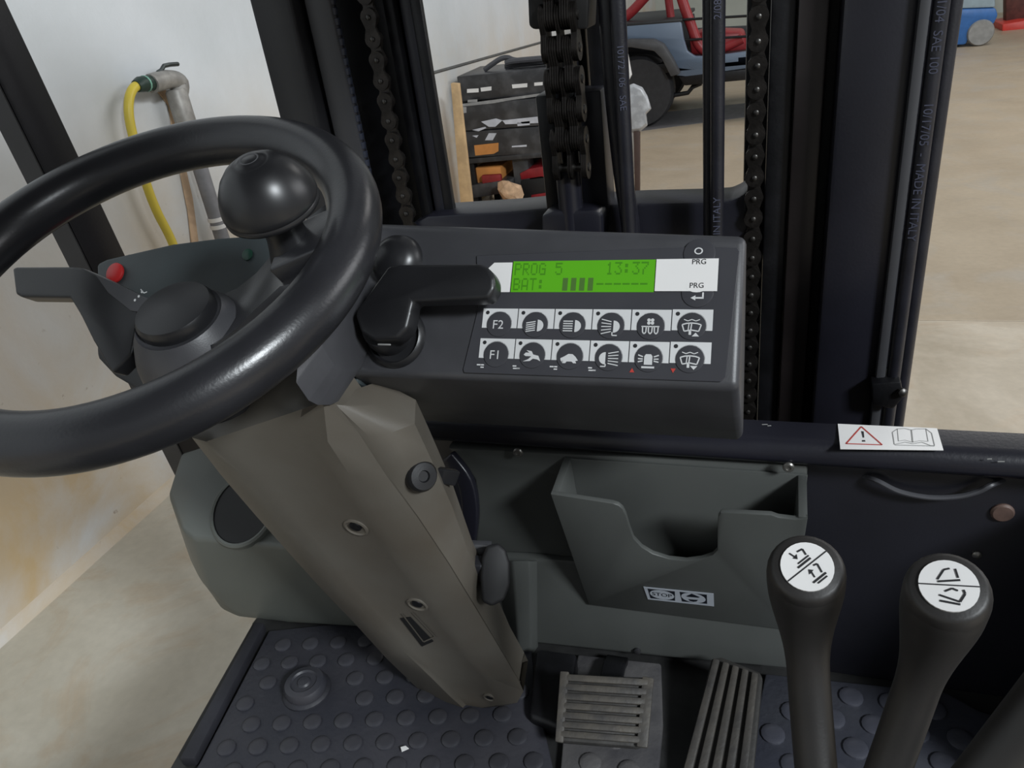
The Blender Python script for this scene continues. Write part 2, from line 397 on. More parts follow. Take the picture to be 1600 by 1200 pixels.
# dome-shaped rubber cap on the left mat
dm = thing('rubber_cap', 'round scuffed rubber cap standing on the left mat', 'cap', (dome_c.x, dome_c.y, MZ))
mk('skirt', lathe([(0.034, 0.0), (0.034, 0.004), (0.031, 0.007), (0.029, 0.008)], (dome_c.x, dome_c.y, MZ - 0.001), (0, 0, 1), 24), RUBBER, dm)
mk('cap', lathe([(0.029, 0.006), (0.030, 0.013), (0.027, 0.019), (0.019, 0.021), (0.017, 0.0185), (0.010, 0.0185), (0.008, 0.021), (0.0, 0.022)], (dome_c.x, dome_c.y, MZ), (0, 0, 1), 24), STUDM, dm)
# ================================================================== PEDALS
bp_c = P(950, 1105, Z=0.845)
brk = thing('brake_pedal', 'wide worn brake pedal with horizontal rubber ribs', 'pedal', (bp_c.x, bp_c.y + 0.02, 0.79))
BPF = Frame(P(948, 1108, Z=0.84), (1, 0.02, 0), (0.05, -0.42, 0.9))
q = [BPF.px(*p) for p in ((882, 1052), (1017, 1058), (1018, 1080), (1008, 1160), (998, 1168), (874, 1158), (870, 1140))]
mk('pad', prism(q, BPF.n * -0.016, 0.004), mat('pedal_rubber_dark', (58, 56, 54), 0.6, var=0.3, scale=40, bump=0.3), brk)
for i in range(7):
    t0 = (i + 0.04) / 7; t1 = (i + 0.78) / 7
    L0 = Vector((886, 1054)).lerp(Vector((875, 1156)), t0); R0 = Vector((1015, 1062)).lerp(Vector((1000, 1166)), t0)
    L1 = Vector((886, 1054)).lerp(Vector((875, 1156)), t1); R1 = Vector((1015, 1062)).lerp(Vector((1000, 1166)), t1)
    mk('rib', prism([BPF.px(L0.x, L0.y), BPF.px(R0.x, R0.y), BPF.px(R1.x, R1.y), BPF.px(L1.x, L1.y)], BPF.n * 0.006, 0.0018), PEDAL, brk)
mk('side_rim', prism([BPF.px(*p) for p in ((876, 1050), (890, 1051), (881, 1162), (868, 1160))], BPF.n * 0.0058, 0.0018), PEDAL, brk)
mk('side_rim', prism([BPF.px(*p) for p in ((1004, 1058), (1022, 1061), (1012, 1170), (995, 1168))], BPF.n * 0.0058, 0.0018), PEDAL, brk)
mk('arm', sweep_rect([P(945, 1110, Z=0.832), P(950, 1085, Z=0.82), P(960, 1040, Z=0.812), P(965, 1030, Z=0.80)], (1, 0, 0), 0.03, 0.01, 0.002), OILY, brk)
# black guard box on the left of the brake pedal
gq = [P(x, y, Y=0.715) for x, y in ((838, 1008), (908, 1018), (903, 1130), (826, 1118))]
gb = tag(mk('pedal_guard', prism([P(838, 1012, Z=0.83), P(902, 1020, Z=0.83), P(885, 1140, Z=0.812), P(826, 1120, Z=0.812)], (0, 0, -0.03), 0.006), OILY), 'black pedal housing between column foot and brake pedal', 'pedal housing')
AF = Frame(P(1140, 1110, Z=0.83), (1, 0.05, 0), (0.0, -0.3, 0.95))
acc = thing('accelerator_pedal', 'long dusty accelerator pedal with lengthwise rubber grooves', 'pedal', (P(1140, 1110, Z=0.79).x, P(1140, 1110, Z=0.79).y, 0.79))
aq = [AF.px(*p) for p in ((1112, 1028), (1128, 1026), (1188, 1050), (1192, 1060), (1170, 1290), (1042, 1290), (1072, 1190))]
mk('pad', prism(aq, AF.n * -0.014, 0.003), mat('accel_base', (44, 42, 40), 0.65, var=0.2, scale=40, bump=0.3), acc)
for i in range(5):
    a0 = (i + 0.05) / 5; a1 = (i + 0.72) / 5
    T = lambda a: Vector((1114, 1030)).lerp(Vector((1189, 1056)), a)
    B = lambda a: Vector((1049, 1270)).lerp(Vector((1166, 1290)), a)
    mk('rib', prism([AF.px(*T(a0)), AF.px(*T(a1)), AF.px(*B(a1)), AF.px(*B(a0))], AF.n * 0.006, 0.002), ACCEL, acc)
mk('hinge', box((aq[5].x + 0.01, aq[5].y, 0.788), (aq[4].x - 0.01, aq[5].y + 0.05, 0.815), 0.003), OILY, acc)
mk('stop_arm', tube([AF.px(1140, 1080, -0.012), AF.px(1130, 1085, -0.03)], 0.008, 10), OILY, acc)

# ================================================================== COWL (cross beam) AND FIREWALL
CY = 0.73
zc = P(1170, 690, Y=CY).z
ybk = P(1170, 658, Z=zc).y
zlo = P(1200, 727, Y=CY).z
cw = thing('front_cowl_beam', 'long dark navy cross beam of the cab front with rounded edge', 'beam', (-0.2, CY, zlo))
prof = [(CY + 0.006, zlo), (CY, zlo + 0.006), (CY - 0.001, zc - 0.02), (CY + 0.001, zc - 0.010), (CY + 0.007, zc - 0.002), (CY + 0.016, zc), (ybk, zc + 0.002), (ybk + 0.004, zc - 0.006), (ybk + 0.004, zlo)]
mk('beam', loft([[(x, y, z) for y, z in prof] for x in (-0.66, 0.62)]), NAVY, cw, smooth=50)
ph = PI / 2
for (x, y) in ((810, 706), (1232, 729)):
    p = P(x, y, Y=CY - 0.001)
    s_ = mk('screw', lathe([(0.0062, 0), (0.0062, 0.002), (0.005, 0.0034), (0.003, 0.0036), (0.0028, 0.0022), (0, 0.0022)], p, (0, -1, 0), 16), SCREW, cw)
SF0 = Frame((0, 0, zc + 0.0005), (1, 0, 0), (0, 0, 1))
CHIP = mat('bare_chip', (150, 150, 148), 0.5)
for (x, y, w_) in ((1195, 665, 0.003), (1202, 667, 0.002)):
    c_ = SF0.uv(SF0.px(x, y)); flat('paint_chip', [bar(c_[0] - w_, c_[1], c_[0] + w_, c_[1] + 0.001, 0.0016)], SF0, CHIP, cw, 0.0012)
SFF = Frame((0, CY - 0.0012, 0), (1, 0, 0), (0, -1, 0))
for (x, y, w_) in ((1546, 717, 0.002), (1564, 721, 0.003)):
    c_ = SFF.uv(SFF.px(x, y)); flat('paint_chip', [bar(c_[0] - w_, c_[1], c_[0] + w_, c_[1] + 0.0006, 0.0014)], SFF, CHIP, cw, 0.0006)
SF = Frame((0, 0, zc + 0.0025), (1, 0, 0), (0, 0, 1))
ws = thing('warning_sticker', 'white warning sticker with red triangle and open book on the cowl beam', 'sticker', P(1390, 686, Z=zc + 0.002))
c4 = [SF.px(*p) for p in ((1309, 663), (1464, 670), (1474, 704), (1313, 702))]
uvs = [SF.uv(p) for p in c4]
mk('sheet', prism(c4, (0, 0, 0.0007)), STICK, ws)
WSF = Frame((0, 0, zc + 0.0033), (1, 0, 0), (0, 0, 1))
def wpx(pts): return [WSF.uv(WSF.px(*p)) for p in pts]
def zz(x, y): return (1300 + x * 190 / 1600, 650 + y * 70 / 589)
def wl_(pts, w): return line(wpx([zz(*p) for p in pts]), w)
flat('warning_triangle', wl_([(385, 140), (185, 365), (660, 380), (385, 140)], 0.0016), WSF, INKR, ws, 0.0002)
flat('exclamation_mark', [wpx([zz(385, 200), zz(418, 205), zz(425, 285), zz(405, 285)])] + [wpx([zz(395, 318), zz(435, 318), zz(440, 338), zz(398, 338)])], WSF, INK, ws, 0.0002)
flat('open_book', wl_([(795, 215), (860, 170), (960, 165), (1045, 185), (1110, 170), (1235, 170), (1310, 225)], 0.0008) + wl_([(860, 170), (875, 330), (960, 318), (1060, 345), (1150, 325), (1265, 335), (1235, 170)], 0.0006) + wl_([(1045, 185), (1062, 345)], 0.0012) + wl_([(795, 215), (820, 375), (960, 345), (1065, 365), (1180, 345), (1300, 390), (1350, 390), (1310, 225)], 0.0008) + wl_([(830, 382), (1350, 396)], 0.0008), WSF, INKG, ws, 0.0002)
# firewall on the right
FY = 0.765
fw = thing('firewall_panel', 'dark navy firewall panel under the cowl beam behind the levers', 'panel', (0.25, FY, 0.79))
mk('panel', box((-0.46, FY, 0.791), (0.62, FY + 0.02, zlo + 0.02), 0.002), NAVY2, fw)
pl = P(1566, 800, Y=FY)
mk('plug', lathe([(0.0115, 0), (0.0115, 0.002), (0.0095, 0.004), (0.0, 0.0045)], pl, (0, -1, 0), 20), RUST, fw, smooth=30)
ps = P(1526, 866, Y=FY)
mk('screw', lathe([(0.005, 0), (0.005, 0.002), (0.003, 0.0035), (0, 0.0037)], ps, (0, -1, 0), 12), SCREW, fw)
# right side bulkhead bending toward the driver
sb = tag(mk('side_bulkhead', prism([(0.345, 0.50, 0.79), (0.345, FY, 0.79), (0.345, FY, zlo + 0.01), (0.345, 0.62, zlo + 0.01)], (0.2, 0, 0), 0.004), NAVY2), 'black side bulkhead at far right of the cab behind the last lever', 'bulkhead')
cb = [P(x, y, Y=FY - 0.012) for x, y in ((1372, 752), (1405, 768), (1450, 777), (1495, 776), (1528, 768), (1548, 758))]
cb = [P(1350, 744, Y=FY + 0.002)] + cb + [P(1568, 750, Y=FY + 0.002)]
tag(mk('cable', tube(smooth_path(cb, 5), 0.0030, 8), CABLE), 'grey cable drooping below the cowl beam on the right', 'cable')

# ================================================================== LOWER GREY-GREEN DASH PANEL
LY = 0.742
ld = thing('lower_dash_panel', 'grey-green moulded lower dash panel behind the document pocket', 'panel', (-0.2, LY, MZ))
up_ = [(698, 700), (1262, 728), (1258, 820), (900, 873), (842, 866), (742, 862), (747, 800), (742, 750), (722, 722)]
mk('upper_panel', prism([P(x, y, Y=LY) for x, y in up_], (0, 0.02, 0), 0.004), GREEN_GREY, ld)
lo_ = [(740, 868), (845, 873), (1258, 905), (1236, 1046), (1040, 1028), (838, 1006), (800, 1035), (760, 1010)]
mk('lower_panel', prism([P(x, y, Y=LY - 0.008) for x, y in lo_], (0, 0.026, 0), 0.005), GREEN_GREY, ld)
# vertical rounded rib at the left of the lower panel
mk('corner_post', loft([[P(772, 876, Y=LY - 0.004), P(800, 876, Y=LY - 0.026), P(828, 876, Y=LY - 0.022), P(842, 876, Y=LY - 0.004)],
                        [P(782, 950, Y=LY - 0.004), P(806, 950, Y=LY - 0.028), P(830, 950, Y=LY - 0.024), P(842, 950, Y=LY - 0.004)],
                        [P(790, 1030, Y=LY - 0.004), P(812, 1038, Y=LY - 0.03), P(830, 1036, Y=LY - 0.026), P(842, 1010, Y=LY - 0.004)]], True, 0.003), GREEN_GREY, ld)
mk('screw', lathe([(0.005, 0), (0.005, 0.003), (0.003, 0.004), (0, 0.004)], P(996, 1016, Y=LY - 0.008), (0, -1, 0), 12), INK, ld)
# added dark strip standing for the shaded gap between column and panel
tag(mk('dark_gap_strip', sweep_rect(smooth_path([P(700, 712, Y=0.73), P(728, 750, Y=0.722), P(736, 800, Y=0.72), P(730, 850, Y=0.722), P(722, 880, Y=0.73)], 4), (0, 1, 0), 0.012, 0.022, 0.003), NAVY), 'dark curved strip standing for the shaded gap between steering column and lower dash panel', 'gap strip')

# document pocket
pk = thing('document_pocket', 'open grey-green document pocket with scooped front on the cab front', 'document pocket', (-0.1, 0.70, 0.88))
zr = P(1262, 742, Y=LY).z - 0.004
ft = P(1262, 808, Z=zr)                                       # front top right
FTY = ft.y
def fpt(x, t): return None
fTL = P(860, 772, Y=FTY); fTR = P(1262, 810, Y=FTY); BYY = LY - 0.012
fBL = P(920, 945, Y=BYY); fBR = P(1234, 985, Y=BYY)
PF = Frame(fTL, fTR - fTL, (fTR - fTL).cross(fTL - fBL))
if PF.n.y > 0: PF = Frame(fTL, fTR - fTL, -PF.n)
out = [(860, 772), (957, 787), (966, 790), (973, 796), (978, 806), (984, 826), (990, 842), (1003, 856), (1020, 866), (1045, 874), (1072, 877), (1095, 874), (1113, 868), (1121, 860), (1121, 830), (1122, 808), (1126, 802), (1132, 801), (1205, 805), (1216, 809), (1240, 812), (1252, 812), (1262, 810), (1234, 985), (920, 945)]
bmf = prism([PF.px(*p) for p in out], PF.n * -0.006)
mk('front_panel', bev(bmf, 0.0012, 2, [e for e in bmf.edges if len(e.link_faces) == 2 and e.calc_face_angle(0) > 0.9]), GREEN_GREY, pk)
bTL = P(880, 726, Y=LY - 0.003); bTR = P(1262, 742, Y=LY - 0.003)
mk('back_panel', prism([Vector((fTL.x - 0.0, LY - 0.004, bTR.z)), Vector((bTR.x, LY - 0.004, bTR.z)), Vector((fBR.x, LY - 0.004, fBR.z)), Vector((fBL.x, LY - 0.004, fBL.z))], (0, 0.003, 0), 0.0008), GREEN_GREY, pk)
th = 0.009
for nm, A, Bk, Bt, sx in (('side_panel', fTL, Vector((fTL.x, LY - 0.004, bTR.z)), fBL, 1), ('side_panel', fTR, Vector((fTR.x, LY - 0.004, bTR.z)), fBR, -1)):
    mk(nm, prism([A + Vector((0, 0.002, 0)), Bk, Vector((Bt.x, LY - 0.004, Bt.z)), Bt + Vector((0, 0.002, 0))], (sx * th, 0, 0), 0.001), GREEN_GREY, pk)
stk = thing('stop_sticker', 'small sticker reading STOP with round parking symbol on the pocket front', 'sticker', PF.px(1060, 932, 0.001))
SPF = PF.up(0.0006)
def sp(x, y): return SPF.uv(SPF.px(980 + x / 10, 890 + y / 10))
mk('sheet', prism([SPF.px(980 + x / 10, 890 + y / 10) for x, y in ((255, 265), (1350, 372), (1358, 570), (325, 460))], SPF.n * 0.0005), SILV, stk)
SPF2 = SPF.up(0.0007)
flat('dark_field', [[sp(320, 290), sp(745, 335), sp(750, 480), sp(365, 440)], [sp(820, 340), sp(1245, 385), sp(1250, 528), sp(858, 490)]], SPF2, INKB, stk, 0.0)
def ell(pts_c, ax, ay, n=24):
    c = sp(*pts_c); a = sp(pts_c[0] + ax, pts_c[1] + ax * 0.105); b_ = sp(pts_c[0] + ay * 0.35, pts_c[1] + ay)
    return [(c[0] + (a[0] - c[0]) * math.cos(2 * PI * k / n) + (b_[0] - c[0]) * math.sin(2 * PI * k / n), c[1] + (a[1] - c[1]) * math.cos(2 * PI * k / n) + (b_[1] - c[1]) * math.sin(2 * PI * k / n)) for k in range(n)]
flat('round_field', [ell((545, 385), 190, 72), ell((1035, 432), 190, 76)], SPF2, SILV, stk, 0.0002)
c_ = sp(545, 385)
sf = Frame(SPF2.pt(*c_), SPF2.u, SPF2.n)
lettering('stop_lettering', 'STOP', 0.0105, sf, INKB, stk, 0.0004, 0.00005)
flat('arrow_symbol', [[sp(920, 405), sp(1010, 365), sp(1140, 420), sp(1110, 428), sp(955, 415)], [sp(955, 450), sp(1110, 462), sp(1085, 485), sp(1040, 492), sp(985, 480)]], SPF2, INKB, stk, 0.0004)

# ================================================================== LEFT BIN WITH CUP HOLDER
BINM = mat('pale_bin_plastic', (100, 103, 98), 0.45, var=0.1, scale=6, bump=0.04, bscale=500, rgb2=(112, 104, 88), fac=(0.55, 0.85))
bn = thing('cup_holder_bin', 'grey-green moulded side bin with round cup holder beside the column', 'bin', (-0.68, 0.72, MZ))
BY = 0.69
def bpt(x, y, Y): return P(x, y, Y=Y)
zt = P(290, 832, Y=BY).z
top_front = [P(278, 800, Y=BY), P(296, 838, Y=BY), P(440, 852, Y=BY), P(600, 880, Y=BY)]
r_top = [P(262, 770, Y=0.71), P(283, 825, Y=0.665), P(300, 842, Y=0.655), P(440, 855, Y=0.655), P(600, 880, Y=0.655), P(620, 860, Y=0.772), P(430, 705, Y=0.775), P(330, 690, Y=0.775), P(282, 706, Y=0.765)]
mid = [P(295, 870, Y=0.72), P(311, 903, Y=0.70), P(325, 920, Y=0.685), P(440, 930, Y=0.682), P(600, 945, Y=0.682), P(625, 930, Y=0.772), P(480, 870, Y=0.775), P(400, 860, Y=0.775), P(325, 862, Y=0.765)]
bot = [P(338, 940, Y=0.74), P(350, 955, Y=0.72), P(375, 966, Y=0.71), P(450, 974, Y=0.705), P(600, 982, Y=0.705), P(625, 968, Y=0.772), P(520, 945, Y=0.775), P(450, 940, Y=0.775), P(360, 938, Y=0.765)]
rings_ = [r_top, [a.lerp(b, .5) for a, b in zip(r_top, mid)], mid, [a.lerp(b, .55) for a, b in zip(mid, bot)], bot]
mk('bin_body', loft(rings_, True, 0.008, 3), BINM, bn, smooth=50)
mk('foot', box(P(395, 985, Y=0.72) + Vector((0, 0, -0.012)), P(440, 960, Y=0.75), 0.004), BINM, bn)
# cup holder ring lying on the top face
tc_ = sum((p for p in r_top), Vector()) / len(r_top)
TN = (r_top[3] - r_top[0]).cross(r_top[7] - r_top[0]).normalized()
if TN.z < 0: TN = -TN
CF = Frame(r_top[0], (1, 0, 0), TN)
cc = CF.px(380, 796, 0.004)
mk('cup_ring', lathe([(0.048, -0.008), (0.0555, -0.008), (0.0550, 0.001), (0.0520, 0.003), (0.049, 0.002), (0.0475, -0.002)], cc, TN, 36, False), BINM, bn, smooth=50)
mk('cup_well_shade', lathe([(0.0485, 0.0018), (0.0478, 0.0004), (0.0, 0.0002)], cc, TN, 36, False), VOID, bn)  # flat black disc; the well's inner shade is put into its colour

# ================================================================== STEERING COLUMN
kf = 0.27
CFc = Frame(P(770, 1110, Z=0.81), (1, 0, 0), (0, -1, -kf))
def cx(x, y, h=0.0): return CFc.px(x, y, h)
col = thing('steering_column', 'khaki-grey steering column cover running down from the wheel to the mat', 'steering column', (-0.36, 0.64, 0.80))
ST = [((300, 684), (322, 690), (505, 628), (524, 630)),
      ((345, 742), (392, 752), (512, 690), (560, 676)),
      ((400, 806), (440, 812), (548, 745), (605, 745)),
      ((455, 868), (490, 866), (595, 812), (652, 808)),
      ((502, 920), (530, 916), (640, 880), (700, 880)),
      ((555, 975), (580, 965), (690, 955), (744, 952)),
      ((605, 1030), (625, 1012), (735, 1020), (785, 1020)),
      ((655, 1078), (675, 1060), (772, 1062), (812, 1066)),
      ((690, 1104), (705, 1090), (780, 1085), (818, 1080)),
      ((715, 1120), (728, 1110), (776, 1102), (808, 1098))]
rings_ = []
for i, (a, b_, c_, d_) in enumerate(ST):
    e = 0.030 if i < 8 else 0.014
    lb = cx(*a, -e); rb = cx(*d_, -e)
    rings_.append([lb + CFc.n * -0.05 + Vector((0.006, 0, 0)), lb, cx(*a, -e * 0.55), cx(*b_, 0.0), cx(*b_, -0.005).lerp(cx(*c_, -0.005), 0.16), cx(*b_, -0.005).lerp(cx(*c_, -0.005), 0.84), cx(*c_, 0.0), cx(*d_, -e * 0.5), rb, rb + CFc.n * -0.04 + Vector((-0.004, 0, 0))])
def nring(pts, dz):
    q_ = [cx(x, y, h) for (x, y), h in zip(pts, dz)]
    q_ = q_[:3] + [q_[2].lerp(q_[3], 0.8), q_[3].lerp(q_[4], 0.5)] + q_[4:]
    return [q_[0] + CFc.n * -0.05 + Vector((0.006, 0, 0))] + q_ + [q_[-1] + CFc.n * -0.04 + Vector((-0.004, 0, 0))]
nA = nring([(334, 632), (346, 642), (372, 648), (405, 640), (436, 620), (448, 602), (458, 576)], [-0.060, -0.046, -0.034, -0.028, -0.032, -0.042, -0.060])
nB = nring([(318, 660), (334, 668), (368, 674), (412, 662), (456, 636), (470, 618), (482, 596)], [-0.046, -0.030, -0.018, -0.014, -0.018, -0.028, -0.046])
nC = nring([(308, 674), (326, 684), (366, 694), (425, 680), (482, 646), (496, 630), (505, 614)], [-0.036, -0.020, -0.009, -0.006, -0.009, -0.018, -0.034])
rings_ = [nA, nB, nC] + rings_
cov = mk('front_cover', loft(rings_, True), KHAKI, col, smooth=45)
# side cover to the right of the seam
SD = [((524, 632), (590, 632)), ((577, 683), (648, 662)), ((606, 742), (668, 705)), ((654, 808), (706, 790)), ((702, 880), (738, 880)), ((746, 952), (775, 960)), ((786, 1020), (806, 1030)), ((813, 1066), (820, 1074))]
rg = []
for (a, b_) in SD:
    A = cx(*a, -0.026); Bb = cx(*b_, -0.055)
    rg.append([A + Vector((-0.02, 0, 0)), A, A.lerp(Bb, 0.5) + CFc.n * 0.003, Bb, Bb + CFc.n * -0.03 + Vector((-0.01, 0, 0))])
sc_ = mk('side_cover', loft(rg, True), KHAKI, col, smooth=40)
# recessed screws on the cover
for (x, y, r) in ((556, 825, 0.0105), (652, 945, 0.010), (765, 1090, 0.007)):
    p = cx(x, y, -0.0042 if y < 1000 else -0.0035)
    d_ = mk('screw_recess', lathe([(r * 1.25, -0.002), (r * 1.25, 0.0005), (r * 1.05, 0.0012), (r * 0.9, -0.0002), (0, -0.0004)], p, CFc.n, 24, False), KHAKI, col)
    mk('screw', lathe([(r * 0.62, 0.0), (r * 0.6, 0.0016), (r * 0.25, 0.002), (0, 0.0012)], p + CFc.v * r * 0.32 + CFc.u * r * 0.1, CFc.n, 16), OILY, d_)
sl = [(626, 964), (642, 962), (678, 1000), (660, 1008)]
s1 = mk('slot_shade', prism([cx(x, y, -0.0062) for x, y in sl], CFc.n * 0.002), VOID, col)  # black insert painting the shade inside the slot
rimq = line([CFc.uv(cx(x, y)) for x, y in sl[1:] + sl[:1]], 0.0022)
flat('slot_lip', rimq, CFc, KHAKI, s1, -0.0040)
# tilt adjuster knob and clamp handle on the right side of the column
k1 = P(652, 742, D=(cx(668, 740, -0.05) - CAM).length)
adj = thing('tilt_adjuster', 'small black round tilt adjuster knob with arm on the column side', 'knob', k1)
kax = Vector((0.75, -0.55, 0.35)).normalized()
mk('knob', lathe([(0.0, -0.004), (0.013, -0.004), (0.0155, 0.0), (0.0155, 0.012), (0.013, 0.016), (0.006, 0.0165), (0.005, 0.014), (0, 0.014)], k1, kax, 24), BLACK, adj)
mk('arm', sweep_rect([k1 + kax * 0.004, P(685, 742, D=(k1 - CAM).length + 0.02), P(712, 746, D=(k1 - CAM).length + 0.035)], (0, 0, 1), 0.016, 0.01, 0.002), BLACK, adj)
k2 = P(770, 898, D=(cx(744, 890, -0.06) - CAM).length)
hd = thing('clamp_handle', 'black rounded clamp handle low on the column right side', 'handle', k2)
dk2 = (k2 - CAM).length
mk('grip', loft([[P(x, y, D=dk2 + dd) for x, y, dd in rr] for rr in (
    [(752, 872, -0.012), (760, 853, -0.012), (778, 848, -0.012), (790, 858, -0.012), (797, 880, -0.012), (797, 915, -0.012), (788, 938, -0.012), (768, 948, -0.012), (752, 940, -0.012), (750, 900, -0.012)],
    [(754, 872, 0.016), (762, 853, 0.016), (780, 850, 0.016), (790, 860, 0.016), (796, 882, 0.016), (796, 915, 0.016), (788, 936, 0.016), (768, 945, 0.016), (756, 938, 0.016), (752, 900, 0.016)])], True, 0.004, 3), mat('matte_black_handle', (24, 24, 26), 0.6, var=0.1), hd)
mk('stem', sweep_rect([P(724, 888, D=dk2 + 0.012), P(742, 888, D=dk2 + 0.008), P(760, 890, D=dk2 + 0.002)], (0, 0, 1), 0.026, 0.018, 0.002), RUBBER, hd)
mk('plate', prism([P(x, y, D=dk2 + 0.02) for x, y in ((728, 850), (766, 852), (762, 880), (730, 876))], (0, 0.008, 0), 0.001), DARK, hd)

# ================================================================== STEERING WHEEL
WC = Vector((-0.5028, 0.4870, 1.4703)); WN = Vector((0.0449, -0.3499, 0.9357)).normalized()
WU = Vector((0, 1, 0)).cross(WN).normalized(); WV = WN.cross(WU)
WF = Frame(WC, WU, WN); WR, Wr = 0.185, 0.0231
def wp(r, deg, h=0.0): a = math.radians(deg); return WF.pt(r * math.cos(a), r * math.sin(a), h)
sw = thing('steering_wheel', 'black single-spoke steering wheel with glossy thick rim', 'steering wheel', WC)
rim_rings = []
for k in range(121):
    a = 2 * PI * k / 120; cdir = WF.u * math.cos(a) + WF.v * math.sin(a)
    rim_rings.append([WC + cdir * (WR + Wr * math.cos(2 * PI * j / 28)) + WN * (Wr * math.sin(2 * PI * j / 28)) for j in range(28)])
mk('rim', loft(rim_rings, cap=False), RIM, sw, smooth=60)
# spoke: rises from the recessed hub to the right-hand rim
SP = 13.0
spr = []
for t, w_, h_, th_ in ((0.010, 0.084, -0.074, 0.030), (0.045, 0.088, -0.064, 0.030), (0.070, 0.090, -0.050, 0.028), (0.100, 0.096, -0.027, 0.027), (0.130, 0.100, -0.006, 0.026), (0.155, 0.122, 0.004, 0.028), (0.178, 0.135, 0.006, 0.030)):
    c0 = WF.pt(t * math.cos(math.radians(SP)), t * math.sin(math.radians(SP)), h_)
    sd = WF.u * -math.sin(math.radians(SP)) + WF.v * math.cos(math.radians(SP))
    spr.append([c0 + sd * (w_ / 2 * a) + WN * (th_ * b_ - th_) for a, b_ in ((-0.96, 0.62), (-0.80, 0.95), (-0.55, 0.80), (0.0, 0.68), (0.55, 0.80), (0.80, 0.95), (0.96, 0.62), (1.0, 0.1), (0.5, -0.2), (-0.5, -0.2), (-1.0, 0.1))])
mk('spoke', loft(spr, True), RIM, sw, smooth=55)
HB = WC - WN * 0.058
mk('hub', lathe([(0.036, -0.004), (0.040, 0.000), (0.047, -0.010), (0.056, -0.030), (0.062, -0.060), (0.058, -0.085), (0.02, -0.09)], HB + WF.u * 0.004 - WF.v * 0.004, WN, 40), DARK, sw, smooth=60)
mk('hub_cap', lathe([(0.036, -0.010), (0.0365, 0.004), (0.034, 0.0085), (0.028, 0.0095), (0.0, 0.011)], HB, WN, 40), GLOSS, sw, smooth=40)
# spinner knob standing on the spoke
KB = WF.pt(0.133 * math.cos(math.radians(14)), 0.133 * math.sin(math.radians(14)), -0.006)
KN = WN.copy()
kn = thing('spinner_knob', 'glossy black domed spinner knob standing on the steering wheel rim', 'knob', KB)
mk('dome', lathe([(0.0, 0.0872), (0.0090, 0.0868), (0.0098, 0.0858), (0.0136, 0.0846), (0.0146, 0.0846), (0.0225, 0.0800), (0.0290, 0.0735), (0.0340, 0.0655), (0.0368, 0.0585), (0.0382, 0.0525), (0.0386, 0.0490), (0.0376, 0.0470), (0.0384, 0.0452), (0.0380, 0.0428), (0.0350, 0.0405), (0.022, 0.0385), (0.014, 0.038)], KB, KN, 48), GLOSS, kn, smooth=50)
mk('neck', lathe([(0.0175, 0.040), (0.0150, 0.030), (0.0165, 0.016), (0.019, 0.006), (0.022, -0.004)], KB, KN, 28), BLACK, kn)
BF = Frame(KB + KN * 0.0866, WF.u, KN)
flat('badge', ring(0, 0, 0.0062, 0.0075, 24) + line([(-0.003, -0.003), (0.0, 0.003), (0.003, -0.003)], 0.001), BF, DARK, kn, 0.0004)
mk('mount_plate', sweep_rect([wp(0.124, 12, -0.010), wp(0.190, 12, 0.012)], tuple(WF.u * -math.sin(0.21) + WF.v * math.cos(0.21)), 0.052, 0.022, 0.003), RIM, kn)

# ================================================================== INSTRUMENT CONSOLE
tl = math.radians(50)
PN = Vector((0, -math.sin(tl), math.cos(tl)))
IF = Frame(P(1165, 375, D=0.64), (1, 0, 0), PN)
con = thing('instrument_console', 'charcoal instrument console with green display and two rows of keys', 'console', IF.pt(-0.15, -0.12, -0.08))
def ipx(x, y, h=0.0): return IF.px(x, y, h)
def iuv(x, y): return IF.uv(IF.px(x, y))
bodyL = iuv(558, 352); bodyR = iuv(1166, 374)
vb_R = iuv(1134, 604)[1]; vb_L = iuv(735, 588)[1]
uR = iuv(1166, 374)[0]; uL = iuv(556, 590)[0] - 0.01
def sect(u, vt, vb):
    A = IF.pt(u, vt); B = IF.pt(u, vb)
    return [A + Vector((0, 0.012, -0.004)), A, B, B + Vector((0, 0.050, -0.058)), B + Vector((0, 0.075, -0.085)), B + Vector((0, 0.12, -0.125)), A + Vector((0, 0.035, -0.14))]
vtR = bodyR[1] + 0.002; vtL = bodyL[1] + 0.001
body = loft([sect(uL, vtL, vb_L - 0.002), sect((uL + uR) / 2, (vtL + vtR) / 2, (vb_L + vb_R) / 2 - 0.002), sect(uR, vtR, vb_R - 0.002)], True)
bmesh.ops.dissolve_limit(body, angle_limit=0.02, verts=list(body.verts), edges=list(body.edges))
mk('console_body', bev(body, 0.0075, 3), DARK, con, smooth=42)
# keypad overlay sheet, slightly proud
ov = [(748, 480), (745, 400), (1098, 386), (1152, 388), (1156, 394), (1134, 590), (1126, 597), (726, 583), (724, 578)]
mk('overlay_sheet', prism([ipx(*p, 0.0002) for p in ov], PN * 0.0012, 0.0004, 1), OVER, con)
OF = IF.up(0.0015)
su, sv = 0.0321, 0.0171
